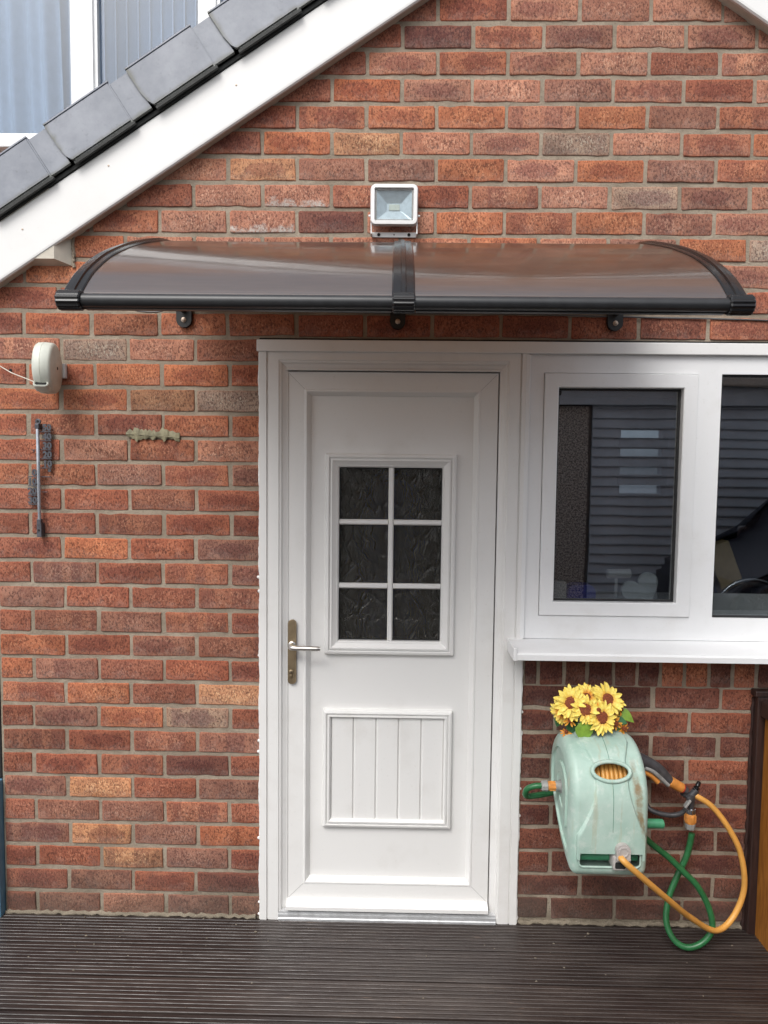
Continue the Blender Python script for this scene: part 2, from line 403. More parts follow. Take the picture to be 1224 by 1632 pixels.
def pebble():
    a = N('pebbledash_render'); a.set(Roughness=.9); g = a.n('NewGeometry'); f = a.noise(g.outputs['Position'], 55, 3, .7)
    a.color(a.mix(a.ramp(f, .38, .62), (.05, .05, .05), (.46, .46, .45))); a.bump(f, .8, .01); return a.m
M['pebble'] = pebble()
M['van'] = simple('dark_blue_van_paint', (.012, .014, .024), .25, .3)
M['ground'] = simple('concrete_paving', (.22, .21, .20), .85, 0, .2, 3)
M['room'] = simple('room_wall', (.20, .20, .21), .9)
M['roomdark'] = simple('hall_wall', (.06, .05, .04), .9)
M['bluecoat'] = simple('blue_cloth', (.04, .13, .85), .9)
M['petal'] = None
def petal():
    a = N('yellow_petal'); a.set(Roughness=.6); tc = a.n('TexCoord'); s = a.n('SeparateXYZ'); a.l(tc.outputs['Object'], s.inputs[0])
    ln = a.n('VectorMath', operation='LENGTH'); a.l(tc.outputs['Object'], ln.inputs[0])
    f = a.noise(tc.outputs['Object'], 120, 3)
    c = a.mix(a.ramp(f, .3, .7), (.80, .58, .08), (.88, .74, .18))
    c = a.mix(a.ramp(ln.outputs['Value'], .034, .016), c, (.70, .27, .02)); a.color(c)
    a.b.inputs['Subsurface Weight'].default_value = 0; return a.m
M['petal'] = petal()
M['disc'] = simple('flower_disc', (.20, .045, .012), .8, 0, .5, 300, .6)
M['fleaf'] = simple('lime_leaf', (.20, .34, .04), .5, 0, .2, 40)
M['fleafd'] = simple('deep_green_leaf', (.035, .13, .045), .5, 0, .2, 40)
M['curtain'] = simple('white_net_curtain', (.66, .70, .72), .9, 0, .05, 20)
M['blind'] = simple('pale_blue_blind', (.27, .33, .40), .8, 0, .04, 8)
M['house'] = simple('house_render', (.42, .25, .19), .9, 0, .15, 12)
M['heart'] = simple('pale_painted_board', (.78, .82, .82), .6)
M['boxblue'] = simple('blue_plastic_box', (.03, .05, .45), .5)
M['boxwhite'] = simple('white_card_box', (.74, .74, .73), .7)
M['chrome'] = simple('chrome', (.55, .56, .58), .2, 1)
M['tan'] = simple('tan_card', (.50, .36, .18), .8)
M['slat'] = simple('dark_shutter_slat', (.08, .085, .09), .6)
M['reflector'] = simple('lamp_reflector', (.64, .66, .66), .35, .35)
M['chip'] = simple('led_chip', (.75, .72, .58), .5)
M['cable'] = simple('grey_cable', (.10, .10, .10), .6)

# ------------------------------------------------------------------ ground, deck
b = new(); v = [b.verts.new(p) for p in ((-120, -120, -.14), (120, -120, -.14), (120, 120, -.14), (-120, 120, -.14))]; b.faces.new(v)
struct(obj('ground', b, M['ground']))
deck = bpy.data.objects.new('deck', None); C.objects.link(deck); struct(deck)
def board_profile(wd=.1445, n=9, g=.0045, dep=.0042):
    p = [(0, -.028)]; pitch = (wd) / n
    p.append((0, -.002)); p.append((-.0015, 0))
    for k in range(1, n):
        y = -k * pitch
        p += [(y + g / 2 + .0012, 0), (y + g / 2, -.0012), (y + g / 2 - .0008, -dep), (y - g / 2 + .0008, -dep), (y - g / 2, -.0012), (y - g / 2 - .0012, 0)]
    p += [(-wd + .0015, 0), (-wd, -.002), (-wd, -.028)]
    return p
bp = board_profile(); bme = None
for k in range(14):
    y = -.004 - .1520 * k
    if bme is None:
        b = new(); extrude_x(b, bp, -1.6, 4.2); o = obj('deck_board', b, M['deck'], deck); bme = o.data
    else:
        o = bpy.data.objects.new('deck_board', bme); C.objects.link(o); o.parent = deck
    o.location = (rng.uniform(-.05, .05), y, rng.uniform(-.0008, .0008)); o.rotation_euler.x = rng.uniform(-.004, .004)

b = new()
for k in range(60):
    x, y = rng.uniform(-.05, 2.5), -abs(rng.gauss(0, .25)) - .01; r_ = rng.uniform(.0012, .0035) * (1.6 if rng.random() < .12 else 1)
    n_ = rng.randint(4, 6); a0 = rng.random() * 6; z = .0012
    pts = [(x + r_ * rng.uniform(.6, 1.6) * math.cos(a0 + 6.283 * q / n_), y + r_ * rng.uniform(.4, .9) * math.sin(a0 + 6.283 * q / n_)) for q in range(n_)]
    loops(b, [[(u_, v_, z) for u_, v_ in pts], [(x + (u_ - x) * .7, y + (v_ - y) * .7, z + r_ * .7) for u_, v_ in pts]], cap0=True, cap1=True)
gt = obj('grit', b, simple('pale_grit', (.20, .17, .13), .9, 0, .4, 200), deck); gt['kind'] = 'stuff'
# ------------------------------------------------------------------ brick wall
U, K = .235, .08667
AP_X, AP_Z, TAN = 1.8585, 3.494, .649
wall = thing('brick_wall', 'weathered red brick gable wall around the white back door and window', 'wall')
def gable(x): return AP_Z - TAN * abs(x - AP_X)
DO = (.821, 1.742, 2.072); WI = (1.742, 3.30, 1.03)
b = new(); t = .24; y0 = .0034
prism(b, [(-.118, -.14), (DO[0], -.14), (DO[0], 2.076), (-.118, 2.076)], y0, t)
prism(b, [(DO[1], -.14), (3.9, -.14), (3.9, 1.0), (DO[1], 1.0)], y0, t)
prism(b, [(3.30, 1.0), (3.9, 1.0), (3.9, 2.076), (3.30, 2.076)], y0, t)
prism(b, [(-.118, 2.0762), (3.9, 2.0762), (3.9, gable(3.9) + .06), (AP_X, AP_Z + .06), (-.118, gable(-.118) + .06)], y0, t)
bmesh.ops.subdivide_edges(b, edges=b.edges[:], cuts=0)
obj('mortar', b, M['mortar'], wall)
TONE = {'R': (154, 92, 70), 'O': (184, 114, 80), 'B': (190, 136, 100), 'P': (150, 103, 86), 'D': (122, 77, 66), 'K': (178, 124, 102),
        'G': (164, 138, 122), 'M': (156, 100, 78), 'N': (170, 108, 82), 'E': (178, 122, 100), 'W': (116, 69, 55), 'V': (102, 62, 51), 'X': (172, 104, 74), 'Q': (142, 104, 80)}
BAND = set('MN'); EFF = set('E')
pool = {}
def brick_mesh(L, H):
    H -= .0006
    b = new(); n = 0
    r = rect(-L / 2, L / 2, -H / 2, H / 2, 0, .0042, 2)
    pts = []                                             # resample long sides so the arrises can wander
    for i, p in enumerate(r):
        q = r[(i + 1) % len(r)]; pts.append(p)
        d = math.dist(p, q); m = int(d / .035)
        for k in range(1, m): pts.append(tuple(p[j] + (q[j] - p[j]) * k / m for j in range(3)))
    wob = [(rng.gauss(0, .0010), rng.gauss(0, .0009)) for _ in pts]
    if rng.random() < .35:
        i = rng.randrange(len(pts)); wob[i] = (wob[i][0] * 2, -math.copysign(.0035, pts[i][2]))
    def rg(y, ins): 
        return [((p[0] + w_[0]) * (1 - 2 * ins / L), y + (rng.gauss(0, .0004) if y < .01 else 0), (p[2] + w_[1]) * (1 - 2 * ins / H)) for p, w_ in zip(pts, wob)]
    loops(b, [rg(.05, 0), rg(.0030, 0), rg(.0008, .0011), rg(0, .0034)], cap1=True)
    bmesh.ops.recalc_face_normals(b, faces=b.faces)
    me = bpy.data.meshes.new('brick'); b.to_mesh(me); b.free(); me.materials.append(M['brick']); me.shade_smooth(); me.set_sharp_from_angle(angle=R(50)); return me
nb = [0]
def put_brick(x0, x1, zc, tone, H=.0735):
    L = x1 - x0
    if L < .02: return
    if abs(L - .2225) < .006:
        key = rng.randrange(16)
        if key not in pool: pool[key] = brick_mesh(.2225, .0735)
        me = pool[key]
    else: me = brick_mesh(L, H)
    o = bpy.data.objects.new('brick', me); C.objects.link(o); o.parent = wall
    o.location = ((x0 + x1) / 2, rng.uniform(-.0018, .0016), zc + rng.gauss(0, .0009))
    o.rotation_euler = (rng.gauss(0, .006), rng.gauss(0, .0035), rng.gauss(0, .004))
    c = lin(*TONE[tone]); g_ = .3 * c[0] + .6 * c[1] + .1 * c[2]; c = tuple((q * .95 + g_ * .05) * f_ for q, f_ in zip(c, (1.03, 1.0, .93))); k = 1 + rng.gauss(0, .07); h = rng.gauss(0, .03)
    o.color = (c[0] * k * (1 + h), c[1] * k, c[2] * k * (1 - h), 1)
    o.pass_index = 1 if tone in BAND or rng.random() < .10 else (2 if tone in EFF else 0)
    nb[0] += 1
J = .0128
def row(c, perps, tones, zo=0.0, xs=-.118, xe=3.0):
    xs_ = [xs - J / 2 if xs > -.1 else xs] + list(perps) + [xe]
    for i in range(len(xs_) - 1):
        a, b_ = xs_[i] + J / 2, xs_[i + 1] - J / 2
        if i: a += rng.uniform(-.0012, .0012)
        put_brick(a, b_, (c + .5) * K + zo, tones[i % len(tones)] if i < len(tones) else rng.choice('RKON'))
LEFT = ['RPKPP', 'RPRD', 'RRBPR', 'PBPX', 'RPPNR', 'PBRP', 'RRNDR', 'MRMP', 'RPOGR', 'NORB', 'XPRRR', 'XRPM', 'RMPNR', 'PRRM', 'RPRNP', 'RORP',
        'RRMRR', 'RRMR', 'XXPNK', 'RKNK', 'XNRXX', 'OOQG', 'XXOOX', 'KGKN']
for c, t_ in enumerate(LEFT):
    perps = [0, .235, .47, .705] if c % 2 == 0 else [.1175, .3525, .5875]
    perps = [p + (.004 * (c / 12) if c < 18 else .006) + rng.gauss(0, .0025) for p in perps]
    row(c, perps, t_, xe=DO[0] + J / 2)
row(24, [U * k + rng.gauss(0, .003) for k in range(0, 13)], 'RXXXXRRRRRRNRR')
UP = {25: 'RRRRRRRRRRKRR', 26: 'RORRRRROKRKKR', 27: 'RXKKKEEOKKOGXK', 28: 'XRXKEDKONOPKK', 29: 'RXRKENRNKGPKK', 30: 'RRXKBPPOKOPNO',
      31: 'RRXROBKKGKNOO', 32: 'RRRRRNOOKOPNK', 33: 'RRRRRXKKPNRKK', 34: 'RRRRRRKNKKRKK', 35: 'RRRRRRDNPKPKR', 36: 'RRRRRRRRKPKKR', 37: 'RRRRRRRRRRRRR', 38: 'RRRRRRRRRRRRRR'}
for c, t_ in UP.items():
    off = 0 if c % 2 == 0 else .5
    ks = [k for k in range(0, 14)]
    z = (c + .5) * K
    for k in ks:
        x0 = (k - 1 + off) * U + .003; x1 = x0 + U
        x0 = max(x0, -.118)
        lo = AP_X - (AP_Z - z + .10) / TAN; hi = AP_X + (AP_Z - z + .10) / TAN
        if x1 < lo or x0 > hi or x0 > 2.72: continue
        put_brick(x0 + J / 2 + rng.uniform(-.001, .001), x1 - J / 2 + rng.uniform(-.001, .001), z, t_[min(k, len(t_) - 1)])
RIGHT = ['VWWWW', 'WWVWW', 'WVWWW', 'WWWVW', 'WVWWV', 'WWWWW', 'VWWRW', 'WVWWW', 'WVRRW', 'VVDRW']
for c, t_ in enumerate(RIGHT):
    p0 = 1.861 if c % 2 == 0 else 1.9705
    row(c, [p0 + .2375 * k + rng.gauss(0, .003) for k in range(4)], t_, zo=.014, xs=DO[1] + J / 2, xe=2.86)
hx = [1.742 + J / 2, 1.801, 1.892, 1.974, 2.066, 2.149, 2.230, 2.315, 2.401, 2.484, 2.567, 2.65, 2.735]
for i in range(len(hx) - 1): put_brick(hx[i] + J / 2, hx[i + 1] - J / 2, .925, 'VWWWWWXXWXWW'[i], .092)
# bricks beyond the right edge of the picture, joined
b = new()
for c in range(0, 39):
    z = (c + .5) * K + (.014 if c < 10 else 0); x = 2.86 if c < 12 else (2.72 + (.1175 if c % 2 else 0)) if c >= 24 else 3.30
    if 12 <= c < 24 and False: continue
    while x < 3.9:
        x1 = min(x + U, 3.9)
        if gable(x1) + .05 > z and x1 - x > .06 and not (1.0 < z < 2.08 and x < 3.295):
            t2 = new(); t2.from_mesh(brick_mesh(x1 - x - J, .0735)); merge(b, t2, Matrix.Translation(((x + x1) / 2, 0, z)))
        x = x1
bw = obj('brick_field', b, M['brick'], wall, smooth=50); bw.color = (.29, .13, .085, 1); bw['kind'] = 'stuff'
b = new(); box(b, 3.86, 3.9, .2402, 1.79, -.14, 2.12); box(b, -.118, -.06, .2402, 1.79, -.14, 2.2); obj('side_wall', b, M['house'], wall)
# rough mortar fillet where the wall meets the deck
b = new()
for (xa, xb) in ((-.118, .80), (1.75, 2.55)):
    pts = [(x, .001, .002 + rng.uniform(-.003, .005)) for x in [xa + (xb - xa) * i / 60 for i in range(61)]]
    tube(b, pts, .008, 6, rad=lambda i: .006 + .004 * math.sin(i * 1.7) ** 2 + rng.uniform(0, .003))
obj('mortar_fillet', b, M['mortar'], wall, smooth=60)
b = new(); bbox(b, .815, 3.2, -.006, .02, 2.0725, 2.0795, .002); obj('lintel_flashing', b, M['dark'], wall)

# ------------------------------------------------------------------ gable roof with verge
roof = thing('gable_roof', 'grey verge roof with white bargeboards crossing the upper corners', 'roof')
ang = math.atan(TAN); ca, sa = math.cos(ang), math.sin(ang)
B0 = Vector((-.053, 0, 2.2535)); LEN = (AP_X + .053) / ca
def slope_m(side):                                        # local (s, y, n) -> world, left slope or its mirror
    m = Matrix(((ca, 0, -sa, B0.x), (0, 1, 0, 0), (sa, 0, ca, B0.z), (0, 0, 0, 1)))
    if side > 0: m = Matrix(((-1, 0, 0, 2 * AP_X), (0, 1, 0, 0), (0, 0, 1, 0), (0, 0, 0, 1))) @ m
    return m
S0 = -.42
for side in (-1, 1):
    m = slope_m(side)
    b = new()
    pr = [(-.030, .004), (-.044, .0), (-.049, .004), (-.050, .010), (-.050, .159), (-.046, .163), (-.030, .163)]
    a_ = [[m @ Vector((s, y, n_)) for y, n_ in pr] for s in (S0, LEN - .0)]
    loops(b, a_, cap0=True, cap1=True); obj('bargeboard', b, M['pvc_roof'], roof)
    b = new(); bbox(b, S0, LEN - .02, -.0295, .006, .006, .018, .002, 1, m); obj('soffit_board', b, M['soffit'], roof)
    b = new(); box(b, S0, LEN - .1, -.0535, .02, .165, .176, m)
    obj('undercloak', b, M['undercloak'], roof)
    b = new(); box(b, S0, LEN - .15, -.0, 1.75, .178, .30, m); obj('roof_slab', b, M['undercloak'], roof)
    k0 = -3 if side < 0 else -3
    for k in range(k0, 5):
        s = .413 + .325 * k
        mm = m @ Matrix.Translation((s, 0, .176 if side < 0 else .176))
        # main cap, stepped over the narrow lap band of the next one
        poly = [(.030, .0), (.2565, .0), (.2565, .147), (0, .147), (.002, .060), (.008, .026), (.018, .008)]
        b = new(); prism(b, poly, -.0780, -.066)
        t2 = new(); box(t2, 0, .2565, -.0775, .05, .1472, .1515); merge(b, t2)
        bmesh.ops.bevel(b, geom=[e for e in b.edges if e.calc_length() > .1 and all(abs(q.co.y + .078) < .001 for q in e.verts)], offset=.005, segments=2, affect='EDGES')
        o = obj('verge_tile', b, M['tile'], None); o.parent = roof; o.matrix_local = mm
        b = new(); prism(b, [(.2570, .004), (.332, .004), (.332, .136), (.2570, .136)], -.0705, -.058)
        box(b, .2570, .332, -.070, .05, .1362, .1405)
        o2 = obj('lap_band', b, M['tile'], None); o2.parent = o
        b = new(); box(b, .02, .2605, -.0745, -.064, -.0095, -.001); o3 = obj('drip_edge', b, M['undercloak'], None); o3.parent = o
for x, n_ in ((.52, .115), (1.02, .10), (.16, .10)):
    b = new(); m = slope_m(-1); p = m @ Vector((x, -.0502, n_)); lathe(b, p, (0, -1, 0), [(0, .0035), (.0012, .003), (.0018, .001)], 8); obj('nail_head', b, M['screw'], roof)
b = new(); loops(b, [[(-.45, 0, z), (-.45, -.046, z + .012), (.130, -.046, z + .012), (.172, 0, z)] if z < 2.4 else [(-.45, 0, z), (-.45, -.046, z), (.130, -.046, z), (.172, 0, z)] for z in (2.318, 2.56)], cap0=True, cap1=True); obj('eaves_box', b, M['soffit'], roof)
b = new(); pts = [(.176 + rng.uniform(-.002, .003), -.003, 2.312 + .11 * i / 14) for i in range(15)]; tube(b, pts, .005, 6, rad=lambda i: .004 + rng.uniform(0, .003)); obj('mortar_bead', b, M['mortar'], roof)

# ------------------------------------------------------------------ main house behind, with an upstairs window and an added right wing
house = thing('house', 'brick house behind the roof holding the upstairs window, with an added unseen right wing', 'house')
b = new()
HY = 1.8
for r4 in ((-4.5, -2.3, 2.3, 6.2), (1.3, 4.0, 2.75, 10.6), (4.0, 7.5, -.14, 10.6), (-2.3, 1.3, 4.9, 6.2), (-2.3, 1.3, 2.3, 3.44), (-4.5, -.02, -.14, 2.3)): box(b, r4[0], r4[1], HY, HY + .25, r4[2], r4[3])  # right-hand boxes: unseen tall wing added to block sky reflected in the canopy
obj('house_and_added_wing', b, M['house'], house)
b = new(); box(b, -4.5, 1.6, HY + 1.6, HY + 1.8, 2.3, 6.2); box(b, -4.5, 1.6, HY + .26, HY + 1.59, 6.0, 6.2); box(b, -4.5, 1.6, HY + .26, HY + 1.59, 2.3, 2.5); box(b, 1.4, 1.6, HY + .26, HY + 1.59, 2.51, 5.99); box(b, -4.5, -4.3, HY + .26, HY + 1.59, 2.51, 5.99)
obj('bedroom_shell', b, M['room'], house)
uw = thing('upstairs_window', 'white upstairs window with bluish panes above the roof slope', 'window')
b = new()
zb, zt = 3.50, 4.90
ring(b, -2.3, 1.3, zb, zt, [(0, HY + .06), (0, HY - .02), (.055, HY - .02), (.062, HY - .008), (.064, HY + .06)])
for xa, xb in ((-.606, -.492), (.139, .223)):
    box(b, xa, xb, HY - .021, HY + .06, zb + .0645, zt - .0645)
    for xx in (xa, xb):
        d = .022 if xx == xa else -.022
        box(b, min(xx, xx - d) if d > 0 else xx, xx + abs(d) if d < 0 else xx, HY - .008, HY + .05, zb + .065, zt - .065)
obj('window_frame', b, M['pvc_win'], uw)
b = new(); bbox(b, -2.35, 1.35, HY - .10, HY + .05, 3.445, 3.497, .006); obj('window_sill', b, M['pvc_win'], uw)
for xa, xb in ((-2.236, -.63), (-.468, .115), (.247, 1.236)):
    b = new(); box(b, xa, xb, HY + .024, HY + .028, zb + .064, zt - .064); obj('pane', b, M['glass_up'], uw)
b = new()
xs = [-2.2 + i * .012 for i in range(119)]
rows_ = []
for z in (3.5, 3.9, 4.3, 4.9): rows_.append([(x + (z - 3.5) * -.02, HY + .22 + .03 * math.sin(x * 62 + z * .3) + .02 * math.sin(x * 29 + 1 + z), z) for x in xs])
loops(b, rows_, closed=False); cu = obj('net_curtain', b, M['curtain'], smooth=80); tag(cu, 'white net curtain gathered at the left of the upstairs window', 'curtain')
bl = thing('vertical_blind', 'pale blue vertical blind behind the upstairs window panes', 'blind')
b = new(); bbox(b, -.85, 1.2, HY + .28, HY + .33, 4.84, 4.9); obj('head_rail', b, M['blind'], bl)
b = new(); box(b, -.034, .034, -.001, .001, 3.52, 4.835); bs = None; be = new(); box(be, .0345, .0420, -.005, .002, 3.52, 4.835); es = None
for k in range(28):
    x = -.80 + .0715 * k
    if bs is None: o = obj('blind_slat', b, M['blind'], bl); bs = o.data
    else: o = bpy.data.objects.new('blind_slat', bs); C.objects.link(o); o.parent = bl
    o.location = (x, HY + .30, 0); o.rotation_euler.z = R(-14 + rng.uniform(-2, 2))
    if es is None: e_ = obj('slat_edge', be, M['pvc_win']); es = e_.data
    else: e_ = bpy.data.objects.new('slat_edge', es); C.objects.link(e_)
    e_.parent = o

# ------------------------------------------------------------------ door
door = thing('back_door', 'white panelled back door with six pane obscured glass', 'door', (1.276, 0, 0))
def dp(name, b, m, parent=None, **k): return obj(name, b, m, parent or door, **k)
b = new()
ring(b, .8165, 1.742, -.12, 2.0715, [(0, .09), (0, -.011), (.0235, -.011), (.0245, -.004), (.0285, -.004), (.0295, -.009), (.066, -.009), (.0675, -.0055), (.074, -.0045), (.080, .003), (.092, .009), (.0965, .010), (.0972, .09)])
# head of the opening sits lower than the jambs are wide
bbox(b, .907, 1.645, -.0085, .012, 1.9715, 1.9745, .001, 1)
dp('door_frame', b, M['pvc_door'])
b = new(); LX0, LX1, LZ0, LZ1 = .9095, 1.6415, .064, 1.9685
ring(b, LX0, LX1, LZ0, LZ1, [(0, .07), (0, .014), (.001, .013), (.060, .013), (.063, .0105), (.068, .0105), (.071, .015), (.079, .027), (.0815, .033)])
PX0, PX1, PZ0, PZ1 = LX0 + .0815, LX1 - .0815, LZ0 + .0815, LZ1 - .0815
GX0, GX1, GZ0, GZ1 = 1.0425, 1.5025, .972, 1.6875
xs_, zs_ = [PX0, GX0 + .01, GX1 - .01, PX1], [PZ0, GZ0 + .01, GZ1 - .01, PZ1]
vg = [[b.verts.new((x, .0332, z)) for x in xs_] for z in zs_]
for i in range(3):
    for j in range(3):
        if (i, j) != (1, 1): b.faces.new((vg[i][j], vg[i][j + 1], vg[i + 1][j + 1], vg[i + 1][j]))
dp('door_leaf', b, M['pvc_door'])
for cx, cz, sx_, sz_ in ((LX0, LZ0, 1, 1), (LX1, LZ0, -1, 1), (LX0, LZ1, 1, -1), (LX1, LZ1, -1, -1)):
    b = new(); aa = math.atan2(sz_, sx_); box(b, .008, .088, -.0002, .0006, -.0004, .0004, Matrix.Translation((cx, .0126, cz)) @ Matrix.Rotation(-aa, 4, 'Y')); dp('mitre_joint', b, M['greyp'])
b = new()
ring(b, LX0 + .002, LX1 - .002, LZ0 + .002, LZ1 - .002, [(-.0045, .05), (-.0045, .030), (.0, .030)]); dp('door_gasket', b, M['gasket'])
b = new()
ring(b, GX0, GX1, GZ0, GZ1, [(0, .036), (0, .020), (.004, .014), (.012, .012), (.015, .013), (.0155, .019), (.019, .019), (.0195, .013), (.025, .012), (.029, .016), (.0405, .024), (.0425, .024), (.048, .030), (.0485, .075)], r=.003)
gf = dp('glazing_frame', b, M['pvc_door'])
X0, X1, Z0, Z1 = GX0 + .0485, GX1 - .0485, GZ0 + .0485, GZ1 - .0485
xm = 1.2745; zh = (1.2175, 1.4455)
def muntin(vert, c, a0, a1):
    b = new(); h = .0095
    pr = [(-h, .046), (-h, .036), (-.005, .030), (.005, .030), (h, .036), (h, .046)]
    rr = [[((c + u, y, a) if vert else (a, y, c + u)) for u, y in pr] for a in (a0, a1)]
    loops(b, rr, cap0=True, cap1=True); return dp('glazing_bar', b, M['pvc_door'], gf)
muntin(True, xm, Z0 + .0005, Z1 - .0005)
for z in zh:
    muntin(False, z, X0 + .0005, xm - .0098); muntin(False, z, xm + .0098, X1 - .0005)
for i, (za, zb_) in enumerate(((Z0, zh[0]), (zh[0], zh[1]), (zh[1], Z1))):
    for xa, xb in ((X0, xm), (xm, X1)):
        b = new(); ia = .002 if xa == X0 else .006; box(b, xa + .004, xb - .004, .047, .053, za + .004, zb_ - .004); dp('pane', b, M['obscure'], gf)
        b = new(); ring(b, xa + .0005, xb - .0005, za + .0005, zb_ - .0005, [(0, .0462), (.0, .0450), (.0115 if False else .0035, .0450), (.0036, .0462)]); dp('pane_gasket', b, M['gasket'], gf)
b = new(); ring(b, 1.0375, 1.5035, .335, .7705, [(0, .036), (0, .022), (.004, .015), (.011, .0125), (.014, .0135), (.0145, .019), (.018, .019), (.0185, .0135), (.024, .0125), (.0295, .020), (.0305, .034)], r=.003)
lf = dp('lower_panel', b, M['pvc_door'])
bx0, bx1, bz0, bz1 = 1.0675, 1.4735, .365, .7405
for k in range(5):
    wd = (bx1 - bx0) / 5; xa = bx0 + wd * k; xb = xa + wd
    b = new(); pr = [(xa + .0003, .034), (xa + .0003, .0300), (xa + .0040, .0255), (xa + .008, .0245), (xb - .004, .0245), (xb - .0003, .0285), (xb - .0003, .034)]
    loops(b, [[(x, y, z) for x, y in pr] for z in (bz0, bz1)], cap0=True, cap1=True); dp('board', b, M['pvc_door'], lf)
b = new(); extrude_x(b, [(.02, .040), (.02, .069), (.006, .070), (-.010, .062), (-.018, .054), (-.018, .041), (-.012, .038), (.0, .038)], .912, 1.640); dp('weather_bar', b, M['pvc_door'])
b = new(); extrude_x(b, [(.08, -.05), (.08, .034), (.004, .034), (-.006, .029), (-.007, .022), (-.0115, .021), (-.0118, .010), (-.0145, .007), (-.0145, -.05)], .8835, 1.668); dp('threshold', b, M['alu'])
b = new()
pl = rect(.9135, .9440, .866, 1.098, 0, .0150, 8); loops(b, [[(x, y, z) for x, _, z in pl] for y in (.0125, .0035)] + [[(.92875 + (x - .92875) * .9, .001, .982 + (z - .982) * .985) for x, _, z in pl]], cap0=True, cap1=True)
hd = dp('handle', b, M['bronze'], smooth=35)
b = new(); lathe(b, (.9295, .001, 1.008), (0, -1, 0), [(0, .0135), (.004, .0135), (.006, .010), (.034, .0090)], 20)
pth = catmull([(.9295, -.030, 1.008), (.935, -.038, 1.0082), (.952, -.041, 1.008), (1.0, -.041, 1.0075), (1.034, -.040, 1.007)], 8)
tube(b, pth, .0085, 14, rad=lambda i: .0088 if i < len(pth) - 2 else .0075); obj('lever', b, M['steel'], hd, smooth=50)
b = new(); lathe(b, (.9265, .001, .9105), (0, -1, 0), [(0, .0085), (.002, .0085), (.0026, .0075)], 20); bbox(b, .922, .931, -.0012, .001, .888, .905, .001); kc = obj('key_cylinder', b, M['bronze'], hd, smooth=40)
b = new(); box(b, .9255, .9275, -.0020, -.0015, .9065, .9145); obj('keyhole', b, M['dark'], hd)
b = new()
def bead(b, x, za, zb_, s=1.0):
    pts = []; n = int((zb_ - za) / .008)
    for i in range(n + 1): pts.append((x + rng.gauss(0, .0004) + .0012 * math.sin(i * .17 + x * 40), -.004 + rng.gauss(0, .0004), za + (zb_ - za) * i / n))
    ph = rng.random() * 6
    tube(b, pts, .005, 8, rad=lambda i: s * (.0050 + .0012 * math.sin(i * .31 + ph) + .0008 * math.sin(i * .83) + rng.uniform(0, .0004)))
bead(b, .8155, .0, 2.065, .62); bead(b, 1.7435, .0, .985, .60)
for zz in (.06, .30, .62, .66, .97, 1.25, 1.2, .015): lathe(b, (.8145 - rng.uniform(0, .004), .004, zz), (0, -1, 0), [(0, .007), (.006, .006), (.009, .002)], 7)
for zz in (.70, .705, .40, .50, .78, .02): lathe(b, (1.746, .004, zz), (0, -1, 0), [(0, .007), (.006, .006), (.009, .002)], 7)
dp('sealant_bead', b, M['sealant'], smooth=70)
b = new(); bbox(b, .808, 3.26, -.0195, -.0112, 2.0325, 2.0722, .0025, 2); ht = obj('head_trim', b, M['pvc_door']); tag(ht, 'long white trim strip running over the door and window heads', 'trim')
# hall behind the door
hall = bpy.data.objects.new('hallway', None); C.objects.link(hall); struct(hall)
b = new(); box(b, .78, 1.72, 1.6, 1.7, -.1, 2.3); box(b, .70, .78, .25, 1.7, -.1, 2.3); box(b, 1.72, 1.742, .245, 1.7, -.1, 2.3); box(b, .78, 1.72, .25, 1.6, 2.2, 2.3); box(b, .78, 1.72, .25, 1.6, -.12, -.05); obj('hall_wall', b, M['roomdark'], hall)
b = new(); lathe(b, (1.265, .19, .85), (0, 0, 1), [(0, .08), (.15, .10), (.40, .095), (.60, .085), (.72, .06), (.76, .02)], 16); cw = obj('hanging_coat', b, M['bluecoat'], smooth=60); tag(cw, 'blue coat blurred behind the obscured door panes', 'coat')

# ------------------------------------------------------------------ window beside the door
win = thing('kitchen_window', 'wide white window with one casement beside the back door', 'window', (2.2, 0, 1.04))
b = new(); FY, BY = -.003, .07
box(b, 1.7455, 1.7945, FY, BY, 1.046, 2.034); box(b, 1.7945, 3.29, FY, BY, 1.970, 2.034); box(b, 1.7945, 3.29, FY, BY, 1.046, 1.128); box(b, 2.3205, 2.400, FY, BY, 1.128, 1.970); box(b, 3.24, 3.29, FY, BY, 1.128, 1.970)
obj('window_frame', b, M['pvc_win'], win)
b = new(); ring(b, 1.7965, 2.3185, 1.130, 1.968, [(0, .05), (0, -.008), (.002, -.012), (.045, -.0125), (.048, -.010), (.0485, .016), (.0485, .05)])
cs = obj('casement_sash', b, M['pvc_win'], win)
b = new(); ring(b, 1.846, 2.2690, 1.1795, 1.9185, [(0, .018), (0, .012), (.006, .012), (.0065, .022)]); obj('sash_gasket', b, M['gasket'], cs)
b = new(); box(b, 1.848, 2.267, .0195, .0235, 1.1815, 1.9165); obj('pane', b, M['glass'], cs)
b = new(); ring(b, 2.4005, 3.2395, 1.1285, 1.9695, [(0, .04), (0, .004), (.004, .004), (.0045, .022)]); obj('frame_gasket', b, M['gasket'], win)
b = new(); box(b, 2.402, 3.238, .0235, .0275, 1.130, 1.968); obj('pane', b, M['glass'], win)
b = new()
pr = [(.03, 1.022), (.03, 1.046), (-.003, 1.0445), (-.120, 1.0335), (-.140, 1.030), (-.146, 1.024), (-.146, 1.006), (-.140, 1.004), (-.136, 1.006), (-.134, 1.016), (-.01, 1.020)]
extrude_x(b, pr, 1.690, 3.30); 
bbox(b, 1.6875, 1.6995, -.1475, -.0125, 1.0025, 1.0465, .002, 1)
sl_ = obj('window_sill', b, M['pvc_win'], win)
b = new(); bbox(b, 1.7300, 1.7465, -.012, .02, 1.047, 2.031, .002, 1); obj('mullion_strip', b, M['pvc_win'], win)
